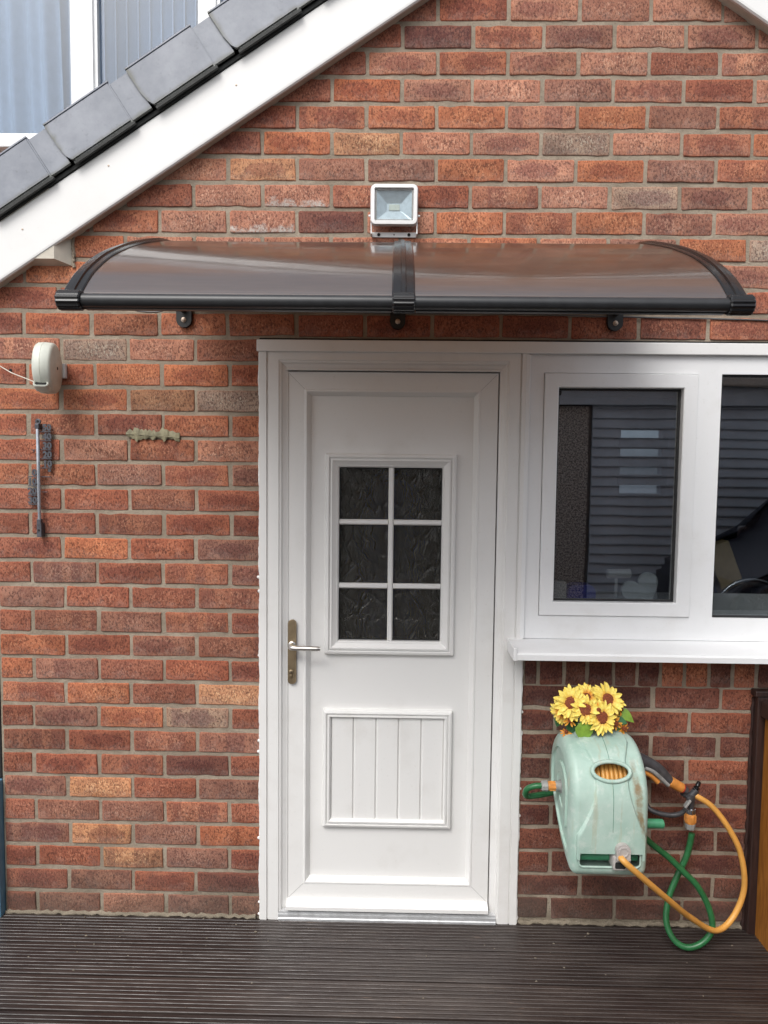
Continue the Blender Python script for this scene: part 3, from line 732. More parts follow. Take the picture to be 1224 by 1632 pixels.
# room behind
room = bpy.data.objects.new('kitchen_room', None); C.objects.link(room); struct(room)
RX0, RX1, RY1 = 1.75, 3.82, 3.2
b = new(); box(b, RX0 - .05, RX0, .245, RY1, .0, 2.3); box(b, RX1, RX1 + .1, .245, RY1, .0, 2.3); box(b, RX0, RX1, .245, RY1, 2.2, 2.3); box(b, RX0, RX1, .245, RY1, -.1, .0)
wx0, wx1, wz0, wz1 = 3.07, 3.40, 1.44, 1.945
box(b, RX0, wx0, RY1, RY1 + .1, 0, 2.3); box(b, wx1, RX1 + .1, RY1, RY1 + .1, 0, 2.3); box(b, wx0, wx1, RY1, RY1 + .1, wz1, 2.3); box(b, wx0, wx1, RY1, RY1 + .1, 0, wz0)
obj('room_wall', b, M['room'], room)
b = new(); box(b, wx0 - .02, wx1 + .02, RY1 + .04, RY1 + .044, wz0 - .02, wz1 + .02); obj('far_pane', b, M['glass_up'], room)
bl2 = thing('slatted_blind', 'wide slatted blind seen through the casement across the room', 'blind', (3.24, RY1 - .05, 1.4))
for k in range(3):
    b = new(); bbox(b, wx0 - .03, wx1 + .03, RY1 - .04, RY1 - .03, 1.507 + .1435 * (k - 0) + .0, 1.507 + .1435 * k + .085, .002, 1); obj('blind_slat', b, M['slat'], bl2)
b = new(); box(b, RX0 + .0, 3.86, .075, .42, 1.10, 1.140); ish = obj('inner_sill', b, M['boxwhite'], room)
def P(d): return d
# items standing on the inner sill
b = new(); bbox(b, 1.867, 1.922, .12, .17, 1.141, 1.226, .004); tag(obj('carton', b, M['boxwhite']), 'small white carton on the inner sill at the pane corner', 'box')
b = new(); pts = rect(1.931, 2.035, 1.141, 1.214, 0, .03, 5); loops(b, [[(x, y, z) for x, _, z in pts] for y in (.14, .20)], cap0=True, cap1=True); tag(obj('plastic_tub', b, M['boxblue'], smooth=40), 'blue rounded tub on the inner sill beside the carton', 'tub')
b = new(); hp = []
for i in range(40):
    t_ = 2 * math.pi * i / 40; x = 16 * math.sin(t_) ** 3; z = 13 * math.cos(t_) - 5 * math.cos(2 * t_) - 2 * math.cos(3 * t_) - math.cos(4 * t_)
    hp.append((x * .0044, z * .0044))
mt = Matrix.Translation((2.205, .15, 1.196)) @ Matrix.Rotation(R(-28), 4, 'Y')
prism(b, hp, -.008, .008, mt); tag(obj('heart_plaque', b, M['heart']), 'pale tilted heart plaque standing on the inner sill', 'plaque')
b = new(); lathe(b, (2.095, .21, 1.246), (1, 0, .02), [(0, .016), (.002, .018), (.085, .018), (.087, .016)], 14); lathe(b, (2.13, .21, 1.150), (0, 0, 1), [(0, .006), (.09, .006)], 8); lathe(b, (2.13, .21, 1.1405), (0, 0, 1), [(0, .03), (.012, .03)], 14); tag(obj('paint_roller', b, M['boxwhite'], smooth=40), 'white roller propped on the inner sill behind the heart', 'roller')
bk = thing('folding_bicycle', 'spoked bicycle wheel parked inside the fixed pane', 'bicycle', (2.80, .5, .9))
b = new(); wc = Vector((2.79, .50, 1.03)); wr = .135
tube(b, [wc + Vector((wr * math.cos(2 * math.pi * i / 36), 0, wr * math.sin(2 * math.pi * i / 36))) for i in range(37)], .012, 8, caps=False); wh = obj('tyre', b, M['gasket'], bk, smooth=60)
b = new()
for i in range(20):
    t_ = 2 * math.pi * i / 20; tube(b, [wc + Vector((.012 * math.cos(t_ + .5), 0, .012 * math.sin(t_ + .5))), wc + Vector((wr * math.cos(t_), 0, wr * math.sin(t_)))], .0012, 4)
lathe(b, wc + Vector((0, -.03, 0)), (0, 1, 0), [(0, .012), (.06, .012)], 10); obj('spokes', b, M['chrome'], bk)
b = new(); tube(b, [wc + Vector(((wr + .022) * math.cos(R(a)), 0, (wr + .022) * math.sin(R(a)))) for a in range(-10, 200, 8)], .008, 8); obj('mudguard', b, M['chrome'], bk, smooth=60)
b = new(); tube(b, [wc, wc + Vector((.2, 0, .16)), wc + Vector((.5, 0, .1))], .012, 8); obj('bicycle_frame', b, M['darkp'], bk)
b = new(); bbox(b, -.05, .05, -.03, .03, -.11, .11, .004, 1, Matrix.Translation((2.72, .62, 1.22)) @ Matrix.Rotation(R(-22), 4, 'Y')); tag(obj('cardboard_box', b, M['tan']), 'tan cardboard box leaning inside the fixed pane', 'box')

# ------------------------------------------------------------------ canopy over the door
can = thing('door_canopy', 'curved bronze tinted canopy with black ribs above the door', 'canopy', (1.3, 0, 2.14))
prof = catmull([Vector((0, y, z)) for y, z in ((.0, 2.366), (-.12, 2.352), (-.26, 2.322), (-.39, 2.279), (-.54, 2.222), (-.68, 2.157), (-.785, 2.092), (-.845, 2.040), (-.868, 2.012))], 6)
pn = []
for i, p in enumerate(prof):
    t_ = (prof[min(i + 1, len(prof) - 1)] - prof[max(i - 1, 0)]).normalized(); pn.append(Vector((0, t_.z, -t_.y)) * (1 if -t_.y > 0 else -1))
def sheet(xa, xb):
    b = new(); uv = b.loops.layers.uv.new('uv'); L = [0]
    for p, q in zip(prof, prof[1:]): L.append(L[-1] + (q - p).length)
    nx = 12; top = []; bot = []
    for i, p in enumerate(prof):
        sag = [-.001 * math.sin(math.pi * j / nx) for j in range(nx + 1)]
        top.append([b.verts.new((xa + (xb - xa) * j / nx, (p + pn[i] * (.003 + sag[j])).y, (p + pn[i] * (.003 + sag[j])).z)) for j in range(nx + 1)])
        bot.append([b.verts.new((xa + (xb - xa) * j / nx, (p - pn[i] * (.003 - sag[j])).y, (p - pn[i] * (.003 - sag[j])).z)) for j in range(nx + 1)])
    def quad(vs, us):
        f = b.faces.new(vs)
        for lp, u_ in zip(f.loops, us): lp[uv].uv = u_
    for i in range(len(prof) - 1):
        for j in range(nx):
            us = ((j / nx, L[i]), ((j + 1) / nx, L[i]), ((j + 1) / nx, L[i + 1]), (j / nx, L[i + 1]))
            quad((top[i][j], top[i][j + 1], top[i + 1][j + 1], top[i + 1][j]), us)
            quad((bot[i][j], bot[i + 1][j], bot[i + 1][j + 1], bot[i][j + 1]), us)
    for i in range(len(prof) - 1):
        for j in (0, nx): quad((top[i][j], top[i + 1][j], bot[i + 1][j], bot[i][j]), ((0, 0),) * 4)
    for j in range(nx):
        for i in (0, len(prof) - 1): quad((top[i][j], top[i][j + 1], bot[i][j + 1], bot[i][j]), ((0, 0),) * 4)
    return obj('canopy_sheet', b, M['sheet'], can, smooth=40)
AX = (.560, 1.3015, 2.040)
sheet(AX[0] - .004, AX[1] - .004); sheet(AX[1] + .004, AX[2] + .004)
def rib(x, wd):
    b = new(); h = wd / 2
    sec = [(-h, -.004), (-h, .0045), (-h + .003, .0065), (-.0065, .0070), (-.0045, .0110), (.0045, .0110), (.0065, .0070), (h - .003, .0065), (h, .0045), (h, -.004)]
    loops(b, [[(x + a, (p + n_ * q).y, (p + n_ * q).z) for a, q in sec] for p, n_ in zip(prof, pn)], cap0=True, cap1=True)
    return obj('rib', b, M['black'], can, smooth=30)
for x, wd in zip(AX, (.044, .052, .044)): rib(x, wd)
for x, xp in zip(AX, (.558, 1.290, 2.028)):
    b = new()
    rr = []
    for i in range(0, len(prof), 2):
        p = prof[i]; n_ = pn[i]; f_ = 1 - i / len(prof)
        hh = .018 + .05 * f_
        xx = xp + (x - xp) * min(1, i / 12)
        rr.append([(xx - .012, *(p - n_ * .007).yz), (xx + .012, *(p - n_ * .007).yz), (xx + .009, *(p - n_ * (.007 + hh)).yz), (xx - .009, *(p - n_ * (.007 + hh)).yz)])
    loops(b, rr, cap0=True, cap1=True); sa_ = obj('support_arm', b, M['black_b'], can)
    b = new(); pl = [(xp - .026, 2.33), (xp - .026, 2.137)] + [(xp + .026 * math.cos(R(a)), 2.137 + .026 * math.sin(R(a))) for a in range(190, 360, 14)] + [(xp + .026, 2.137), (xp + .026, 2.33)]
    prism(b, pl, -.016, .0); box(b, xp - .005, xp + .005, -.05, -.0165, 2.16, 2.33); wp = obj('wall_plate', b, M['black_b'], sa_)
    b = new(); lathe(b, (xp, -.016, 2.136), (0, -1, 0), [(0, .009), (.002, .009), (.003, .0065), (.007, .006), (.0085, .003)], 8); obj('bolt', b, M['screw'], sa_, smooth=40)
BYc, BZc = -.879, 2.0065
b = new(); lathe(b, (.555, BYc, BZc), (1, 0, 0), [(0, .0150), (1.49, .0150)], 24); box(b, .592, 1.275, BYc + .006, BYc + .022, BZc - .0175, BZc - .010); box(b, 1.329, 2.008, BYc + .006, BYc + .022, BZc - .0175, BZc - .010)
obj('front_bar', b, M['black_m'], can, smooth=40)
for x0_, x1_, kind in ((.536, .590, 0), (1.277, 1.327, 1), (2.010, 2.063, 0)):
    b = new()
    n = 48; rs = []
    for x in (x0_, x0_ + .003, x1_ - .003, x1_):
        q = .0185 if x in (x0_, x1_) else .0210
        rs.append([(x, BYc + (q + (.0016 if (k // 2) % 2 else 0)) * math.cos(2 * math.pi * k / n), BZc + (q + (.0016 if (k // 2) % 2 else 0)) * math.sin(2 * math.pi * k / n)) for k in range(n)])
    loops(b, rs, cap0=True, cap1=True)
    obj('end_collar' if not kind else 'middle_collar', b, M['black'], can)
b = new(); bbox(b, .53, 2.07, -.02, .0, 2.350, 2.378, .003); obj('rear_bar', b, M['black_m'], can)
# thin cable along the wall below the canopy
cp = catmull([(0.377, -0.02, 2.173), (0.411, -0.03, 2.161), (0.471, -0.03, 2.159), (0.543, -0.02, 2.173), (0.83, -0.008, 2.173), (1.303, -0.006, 2.166), (1.645, -0.006, 2.167), (1.986, -0.006, 2.161), (2.156, -0.006, 2.158), (2.346, -0.006, 2.156), (2.579, -0.006, 2.151)], 6)
b = new(); tube(b, cp, .003, 6); tag(obj('cable', b, M['cable'], smooth=60), 'thin grey cable clipped along the bricks below the canopy', 'cable')

# ------------------------------------------------------------------ floodlight
fl = thing('floodlight', 'white square floodlight on bricks above the canopy', 'floodlight', (1.274, 0, 2.43))
fx0, fx1, fz0, fz1 = 1.1945, 1.3525, 2.446, 2.580
b = new(); ring(b, fx0, fx1, fz0, fz1, [(.012, -.022), (.004, -.026), (0, -.034), (0, -.046), (.003, -.051), (.013, -.052), (.0145, -.050), (.0155, -.044), (.016, -.038)], r=.018)
vs = rect(fx0 + .012, fx1 - .012, fz0 + .012, fz1 - .012, -.022, .006); b.faces.new([b.verts.new(p) for p in vs])
hs_ = obj('housing', b, M['white_lamp'], fl, smooth=35)
b = new(); rs = [rect(fx0 + .0165, fx1 - .0165, fz0 + .0165, fz1 - .0165, -.042, .004), rect(1.249, 1.297, 2.498, 2.524, -.024, .002)]; loops(b, rs, cap1=True); rf = obj('reflector', b, M['reflector'], fl)
b = new(); bbox(b, 1.256, 1.292, -.0265, -.0242, 2.501, 2.521, .001); obj('led_chip', b, M['chip'], rf)
b = new(); ring(b, fx0 + .0162, fx1 - .0162, fz0 + .0162, fz1 - .0162, [(0, -.040), (0, -.0445), (.004, -.0445), (.0045, -.0400)], r=.005); obj('lens_gasket', b, M['greyp'], fl)
b = new(); box(b, fx0 + .018, fx1 - .018, -.0438, -.0428, fz0 + .018, fz1 - .018); obj('lens', b, M['lens'], fl)
b = new(); bbox(b, 1.1985, 1.350, -.006, .0, 2.419, 2.436, .001); 
for x in (1.1965, 1.3495): bbox(b, x - .001, x + .003, -.040, -.0055, 2.420, 2.435, .001); bbox(b, x - .0012, x + .0028, -.040, -.028, 2.4351, 2.492, .001)
br = obj('bracket', b, M['white_lamp'], fl)
for x in (1.222, 1.3245): b = new(); lathe(b, (x, -.0062, 2.4275), (0, -1, 0), [(0, .0055), (.0025, .0052), (.004, .003)], 10); obj('screw', b, M['dark'], br)
b = new(); lathe(b, (1.274, -.0062, 2.4275), (0, -1, 0), [(0, .0025), (.0005, .0025)], 10); obj('hole', b, M['dark'], br)
for x, d in ((1.1955, -1), (1.3525, 1)): b = new(); lathe(b, (x, -.034, 2.480), (d, 0, 0), [(0, .004), (.006, .004), (.008, .0025)], 10); obj('tilt_knob', b, M['white_lamp'], fl)

# ------------------------------------------------------------------ retractable clothes line
cl = thing('clothes_line_reel', 'round cream retractable clothes line reel fixed to the wall', 'clothes line', (.12, 0, 1.96))
cc = Vector((.1085, -.095, 1.958))
CLM = Matrix.Translation((.118, -.012, 0)) @ Matrix.Rotation(R(11), 4, 'Z') @ Matrix.Translation((-.118, .012, 0))
b = new(); lathe(b, cc + Vector((-.030, 0, 0)), (1, 0, 0), [(0, .070), (.003, .079), (.008, .083), (.0265, .085), (.0275, .0835), (.0285, .085), (.050, .083), (.056, .079), (.059, .070), (.0595, .045), (.0605, .043), (.0605, .010)], 48)
hb = obj('reel_body', b, M['cream'], cl, smooth=40)
b = new(); lathe(b, cc + Vector((.0302, 0, 0)), (1, 0, 0), [(0, .006), (.0012, .005)], 10); obj('hub_mark', b, M['dark'], hb)
sp = cc + Vector((-.004, -.058, -.062)); b = new()
m = Matrix.Translation(sp) @ Matrix.Rotation(R(-28), 4, 'X')
t2 = new(); ring(t2, -.024, .024, -.0115, .0115, [(0, .02), (0, -.010), (.003, -.013), (.006, -.010), (.0065, .0)], r=.011); merge(b, t2, m); obj('cord_outlet', b, M['cream'], cl, smooth=40)
b = new(); t2 = new(); prism(t2, [(x, z) for x, _, z in rect(-.0185, .0185, -.006, .006, 0, .0055)], -.0095, -.002); merge(b, t2, m); obj('outlet_slot', b, M['dark'], cl)
b = new(); bbox(b, .100, .146, -.016, .0, 1.935, 1.985, .002); bbox(b, .102, .115, -.04, -.0155, 1.94, 1.98, .002); obj('wall_bracket', b, M['boxwhite'], cl)
b = new(); ep = CLM @ sp + m.to_3x3() @ Vector((-.012, -.010, .002)); tube(b, [ep, Vector((.02, -.13, 1.938)), Vector((-.10, -.075, 1.997)), Vector((-.35, .0 - .02, 2.10))], .0016, 6); obj('cord', b, M['string'], cl)
b = new(); lathe(b, (-.052, -.001, 1.962), (0, -1, 0), [(0, .006), (.002, .004)], 8); tag(obj('wall_plug', b, M['dark']), 'dark old plug hole in a brick left of the clothes line', 'plug')

for o in cl.children:
    if o.name.split('.')[0] in ('reel_body', 'cord_outlet', 'outlet_slot'): o.data.transform(CLM)
    for q in o.children: q.data.transform(CLM)
# ------------------------------------------------------------------ thermometer
th = thing('wall_thermometer', 'slim grey outdoor thermometer with raised numbers', 'thermometer', (.045, 0, 1.6))
tx = .048
b = new(); lathe(b, (tx, -.020, 1.435), (0, 0, 1), [(0, .004), (.004, .0058), (.335, .0058), (.339, .004)], 14); obj('tube', b, M['tubeglass'], th, smooth=50)
b = new()
bbox(b, tx - .0085, tx + .0085, -.026, -.0005, 1.384, 1.432, .002); bbox(b, tx - .0075, tx + .0075, -.027, -.012, 1.4282, 1.447, .002); m1 = obj('mount', b, M['pewter'], th)
b = new(); bbox(b, tx - .0075, tx + .0075, -.027, -.0005, 1.760, 1.778, .002); lathe(b, (tx, -.014, 1.785), (0, -1, 0), [(0, .010), (.003, .010), (.004, .008)], 16); m2 = obj('mount', b, M['pewter'], th)
b = new(); lathe(b, (tx, -.0265, 1.408), (0, -1, 0), [(0, .004), (.0008, .004)], 8); obj('screw', b, M['dark'], m1)
b = new(); lathe(b, (tx, -.0184, 1.786), (0, -1, 0), [(0, .004), (.0008, .004)], 8); obj('screw', b, M['dark'], m2)
def numeral(s, x, z, al):
    cu_ = bpy.data.curves.new('numeral', 'FONT'); cu_.body = s; cu_.size = .031; cu_.extrude = .0018; cu_.align_x = al; cu_.offset = .0016; cu_.resolution_u = 2
    t_ = bpy.data.objects.new('numeral', cu_); C.objects.link(t_)
    dg = bpy.context.evaluated_depsgraph_get(); me = bpy.data.meshes.new_from_object(t_.evaluated_get(dg))
    bpy.data.objects.remove(t_); bpy.data.curves.remove(cu_)
    o = bpy.data.objects.new('numeral', me); C.objects.link(o); o.location = (x, -.012, z); o.rotation_euler = (R(90), 0, 0); me.materials.clear(); me.materials.append(M['pewter']); o.parent = th; o.matrix_parent_inverse = th.matrix_basis.inverted()
def tick(xa, xb, za, zb_): 
    b = new(); bbox(b, xa, xb, -.0145, -.0095, za, zb_, .0005, 1); obj('tick', b, M['pewter'], th)
zr = {'50': 1.7545, '40': 1.7235, '30': 1.692, '20': 1.661, '10': 1.629}
for s, z in zr.items():
    numeral(s, tx + .044, z, 'RIGHT'); tick(tx + .004, tx + .044, z - .0058, z - .0024)
tick(tx + .004, tx + .038, 1.5925, 1.5958); numeral('\u00b0', tx + .041, 1.598, 'RIGHT')
for s, z in {'0': 1.598, '10': 1.566, '20': 1.534, '30': 1.502}.items():
    numeral(s, tx - .011, z, 'RIGHT'); tick(tx - .041, tx - .004, z - .0058, z - .0024)
tick(tx - .028, tx - .004, 1.686, 1.6888); tick(tx - .020, tx - .017, 1.680, 1.6855); tick(tx + .004, tx + .026, 1.540, 1.5425)

# ------------------------------------------------------------------ leaf ornament
lo = thing('leaf_ornament', 'small brass oak leaf plaque lying across the bricks', 'ornament', (.44, 0, 1.74))
LF = [(.350, 1.751), (.363, 1.764), (.374, 1.757), (.379, 1.769), (.395, 1.766), (.400, 1.761), (.406, 1.764), (.413, 1.758), (.420, 1.764), (.427, 1.757), (.433, 1.763), (.441, 1.756), (.449, 1.762), (.456, 1.753), (.468, 1.757), (.474, 1.766), (.479, 1.773), (.484, 1.764), (.495, 1.763), (.502, 1.756), (.513, 1.759), (.524, 1.752), (.537, 1.753),
      (.537, 1.721), (.524, 1.723), (.516, 1.731), (.508, 1.729), (.497, 1.735), (.489, 1.724), (.483, 1.719), (.478, 1.728), (.473, 1.731), (.457, 1.736), (.450, 1.728), (.443, 1.725), (.436, 1.732), (.430, 1.734), (.420, 1.727), (.411, 1.731), (.402, 1.725), (.395, 1.727), (.390, 1.718), (.384, 1.722), (.379, 1.731), (.373, 1.728), (.366, 1.736), (.360, 1.735), (.350, 1.743)]
def mid(x): return 1.747 - .012 * (x - .346) / .19
b = new(); rs = []
for f_, yy in ((1.0, -.0035), (1.0, -.0050), (.55, -.0062), (.12, -.0068)):
    rs.append([(x, yy - .004 * math.sin(math.pi * (x - .35) / .19) + .0015 * math.sin(x * 190), mid(x) + (z - mid(x)) * f_) for x, z in LF])
loops(b, rs, cap0=True, cap1=True); obj('leaf_blade', b, M['leafbrass'], lo)
ly = lambda x: -.0071 - .004 * math.sin(math.pi * (x - .35) / .19)
b = new(); tube(b, [(.352 + .0185 * i, ly(.352 + .0185 * i), mid(.352 + .0185 * i)) for i in range(11)], .0014, 6); obj('leaf_vein', b, M['leafbrass'], lo)
# ------------------------------------------------------------------ fence on the right, post on the left
fn = thing('wooden_fence', 'dark post and orange stained fence panel on the right', 'fence', (2.6, -.5, 0))
b = new(); bbox(b, 2.558, 2.66, -.034, -.002, -.14, .858, .004); bbox(b, 2.546, 2.67, -.040, -.001, .8585, .880, .004); obj('post', b, M['post'], fn)
b = new()
pts = [(2.557 + rng.uniform(-.004, .001), -.004, i * .018) for i in range(48)]; tube(b, pts, .006, 6, rad=lambda i: .004 + rng.uniform(0, .0035)); obj('edge_filler', b, M['post'], fn, smooth=60)
b = new(); bbox(b, 2.566, 2.66, -1.6, -.0365, .792, .846, .004); obj('top_rail', b, M['post'], fn)
for k in range(8):
    y1 = -.0365 - .19 * k
    b = new(); bbox(b, 2.582 + rng.uniform(0, .002), 2.606, y1 - .186, y1, -.05, .7915, .002, 1); obj('fence_board', b, M['fence'], fn)
b = new(); bbox(b, 2.640, 2.66, -1.6, -1.50, -.14, .791, .004); obj('post', b, M['post'], fn)
b = new(); bbox(b, -.24, -.1205, -.03, .05, -.14, .50, .004); tag(obj('blue_post', b, M['blue']), 'blue painted timber post at the left end of the wall', 'post')
b = new(); bbox(b, -.25, -.119, .0, .06, .505, 1.18, .004); tag(obj('dark_gap_strip', b, M['dark']), 'added dark strip filling the gap above the blue post', 'strip')  # added dark strip standing in for the dark gap beside the wall

# ------------------------------------------------------------------ hose reel
hr = thing('hose_reel', 'mint green wall mounted hose reel with oval window', 'hose reel', (1.9675, 0, 0))
HX0, HX1 = 1.850, 2.085; HC = (HX0 + HX1) / 2; HW = (HX1 - HX0) / 2
DC, ZC, RC = .170, .600, .166
side = []                                                   # (d, z) profile: back low, over the top, down to the chin
for a in range(205, -1, -5): side.append((DC - RC * math.cos(R(a)) * -1 if False else DC + RC * math.cos(R(a)), ZC + RC * math.sin(R(a))))
side += [(.3365, .57), (.337, .53), (.337, .49), (.3365, .45), (.336, .42), (.333, .395), (.326, .381), (.310, .376), (.27, .381), (.20, .405), (.13, .450), (.06, .505)]
def resample(pts, n):
    L = [0]
    for p, q in zip(pts, pts[1:] + pts[:1]): L.append(L[-1] + math.dist(p, q))
    o = []; P_ = pts + pts[:1]; j = 0
    for i in range(n):
        s = L[-1] * i / n
        while L[j + 1] < s: j += 1
        f_ = (s - L[j]) / max(1e-9, L[j + 1] - L[j]); o.append((P_[j][0] + (P_[j + 1][0] - P_[j][0]) * f_, P_[j][1] + (P_[j + 1][1] - P_[j][1]) * f_))
    return o
SP = resample(side, 220); cen = (.19, .56)
def surf(i): return SP[i % 220]
def normal2(i):
    a, c = SP[(i - 2) % 220], SP[(i + 2) % 220]; t_ = Vector((c[0] - a[0], c[1] - a[1])).normalized(); n_ = Vector((-t_.y, t_.x))
    p = SP[i % 220]
    return n_ if n_.dot(Vector((p[0] - cen[0], p[1] - cen[1]))) > 0 else -n_
# oval window at about 38 deg above the axle on the front, slot in the chin
iw = min(range(220), key=lambda i: math.dist(SP[i], (DC + RC * math.cos(R(36)), ZC + RC * math.sin(R(36)))))
islot = min(range(220), key=lambda i: math.dist(SP[i], (.334, .4330)))
seg = math.dist(SP[iw], SP[iw + 1])
WXc, WA, WB = .004, .0540, .0235
SXc, SA, SB = .0, .095, .0235
nxs = 96
def xr(j): return -HW + 2 * HW * j / nxs
b = new(); grid = []
for i in range(220):
    p = Vector(SP[i]); n_ = normal2(i); rowv = []
    for j in range(nxs + 1):
        x = xr(j); e = HW - abs(x); rr_ = .022; sh = 0
        if e < rr_: sh = rr_ - math.sqrt(max(0, rr_ ** 2 - (rr_ - e) ** 2)); sh = min(sh, .016)
        q = p - n_ * sh; rowv.append(b.verts.new((x, -q.x, q.y)))
    grid.append(rowv)
def dsigned(i, i0):
    d = (i - i0) % 220; return (d if d < 110 else d - 220) * seg
hole = set()
for i in range(220):
    for j in range(nxs):
        xm_ = (xr(j) + xr(j + 1)) / 2; ds = dsigned(i + .5, iw)
        if ((xm_ - WXc) / (WA + .004)) ** 2 + (ds / (WB + .003)) ** 2 < 1: continue
        ds2 = dsigned(i + .5, islot); ax, az = abs(xm_ - SXc) - (SA - .014), abs(ds2) - (SB - .014)
        if math.hypot(max(ax, 0), max(az, 0)) < .015 : continue
        k = (i + 1) % 220; b.faces.new((grid[i][j], grid[i][j + 1], grid[k][j + 1], grid[k][j]))
for j, s_ in ((0, -1), (nxs, 1)):                             # side discs with a dished ring
    base = [grid[i][j] for i in range(220)]; prev = base
    for f_, dxx in ((.93, .003), (.80, .005), (.78, -.002), (.52, -.004), (.50, .003), (.30, .003), (.28, .0), (.12, .0)):
        cur = []
        for i in range(220):
            p = base[i].co; cy, cz = -DC, ZC - .01
            cur.append(b.verts.new((s_ * (HW - .000 + dxx), cy + (p.y - cy) * f_, cz + (p.z - cz) * f_)))
        for i in range(220): b.faces.new((prev[i], prev[(i + 1) % 220], cur[(i + 1) % 220], cur[i]))
        prev = cur
    b.faces.new(prev)
hrb = obj('reel_casing', b, M['reel'], None, smooth=42); hrb.parent = hr; 
# raised hour-glass front panel
b = new()
i_top = min(range(220), key=lambda i: math.dist(SP[i], (DC + RC * math.cos(R(100)), ZC + RC * math.sin(R(100))))) 
i_bot = islot
step = 1 if ((i_bot - i_top) % 220) < 110 else -1
idx = []; i = i_top
while i % 220 != i_bot % 220: idx.append(i % 220); i += step
def hw(i):
    ds = dsigned(i, iw) * (step)
    if ds < 0: return .052 + .030 * min(1, max(0, (-ds - .015) / .09)) ** 1.3
    return .054 + .062 * min(1, max(0, (ds - .03) / .17)) ** 1.8
rs = []
SUBX = 40
for i in idx:
    p = Vector(SP[i]); n_ = normal2(i); h_ = hw(i); r_ = []
    for j in range(SUBX + 1):
        u_ = -1 + 2 * j / SUBX; x = WXc + u_ * h_ * 1.0 - WXc * 0; x = max(-HW + .013, min(HW - .013, x))
        e = h_ * (1 - abs(u_)); off = .0115 * min(1, e / .007) - .003
        q = p + n_ * off; r_.append((x, -q.x, q.y))
    rs.append(r_)
t2 = new(); vv = [[t2.verts.new(p) for p in r_] for r_ in rs]
for a_ in range(len(idx) - 1):
    for j in range(SUBX):
        xm_ = (rs[a_][j][0] + rs[a_][j + 1][0]) / 2; ds = dsigned(idx[a_] + .5 * step, iw)
        if ((xm_ - WXc) / (WA + .003)) ** 2 + (ds / (WB + .002)) ** 2 < 1: continue
        ds2 = dsigned(idx[a_] + .5 * step, islot); 
        if abs(xm_) < SA + .001 and abs(ds2) < SB + .001: continue
        t2.faces.new((vv[a_][j], vv[a_][j + 1], vv[a_ + 1][j + 1], vv[a_ + 1][j]))
merge(b, t2)
o = obj('front_panel', b, M['reel'], None, smooth=42); o.parent = hr
def on_surf(x, ds, off):
    k = (iw + step * ds / seg); i = int(math.floor(k)) % 220; f_ = k - math.floor(k)
    p = Vector(SP[i]).lerp(Vector(SP[(i + 1) % 220]), f_) + normal2(i) * off; return Vector((x, -p.x, p.y))
b = new(); tube(b, [on_surf(WXc + (WA + .0045) * math.cos(2 * math.pi * k / 40), (WB + .0055) * math.sin(2 * math.pi * k / 40), .0085) for k in range(41)], .0068, 8, caps=False); o = obj('window_rim', b, M['reel'], None, smooth=60); o.parent = hr
b = new(); tube(b, [on_surf(.004, ds, .0086) for ds in [-.14 + .005 * k for k in range(24)]], .0007, 4); tube(b, [on_surf(.004, ds, .0086) for ds in [.036 + .006 * k for k in range(25)]], .0007, 4); o = obj('mould_seam', b, M['deepgreen'], None); o.parent = hr
# coiled hose and drum inside
b = new(); lathe(b, (-.10, -DC, ZC), (1, 0, 0), [(0, .15), (.004, .15), (.005, .10), (.195, .10), (.196, .15), (.2, .15)], 40); o = obj('drum', b, M['deepgreen'], None); o.parent = hr
b = new()
for k in range(13):
    x = -.084 + .0142 * k; rr_ = .128 + rng.uniform(-.003, .003)
    tube(b, [(x + .004 * math.sin(2 * math.pi * q / 40), -DC - rr_ * math.cos(2 * math.pi * q / 40), ZC + rr_ * math.sin(2 * math.pi * q / 40)) for q in range(41)], .0072, 8, caps=False)
o = obj('coiled_hose', b, M['yhose'], None, smooth=60); o.parent = hr; o['kind'] = 'stuff'
b = new(); lathe(b, (-.096, -.300, .426), (1, 0, 0), [(0, .013), (.19, .013)], 16); lathe(b, (-.096, -.300, .444), (1, 0, 0), [(0, .006), (.19, .006)], 12); o = obj('guide_rod', b, M['crank'], None, smooth=40); o.parent = hr
b = new(); box(b, -.106, .106, -.262, -.258, .396, .470); o = obj('slot_back', b, M['deepgreen'], None); o.parent = hr
b = new(); pts = rect(SXc - SA, SXc + SA, .4330 - SB, .4330 + SB, 0, .013, 6); tube(b, [(x, -.3345, z) for x, _, z in pts] + [(pts[0][0], -.3345, pts[0][2])], .0035, 8, caps=False); o = obj('slot_rim', b, M['reel'], None, smooth=60); o.parent = hr
b = new()
bbox(b, .006, .060, -.352, -.29, .4085, .4520, .004); 
kn = [(.0335 + .0225 * math.cos(R(a)), .468 + .0225 * math.sin(R(a))) for a in range(-20, 201, 10)] + [(.013, .440), (.056, .440)]
prism(b, [(x, z + .006) for x, z in kn], -.362, -.342); o = obj('hose_guide', b, M['greige'], None, smooth=30); o.parent = hr
b = new(); lathe(b, (.0335, -.362, .474), (0, -1, 0), [(0, .0165), (.003, .0160), (.0035, .0125), (.001, .0115)], 24); o2 = obj('guide_knob', b, M['greige'], o, smooth=40)
b = new(); pts = rect(.012, .044, .415, .436, 0, .004, 3); prism(b, [(x, z) for x, _, z in pts], -.3526, -.351); o2 = obj('guide_mouth', b, M['dark'], o)
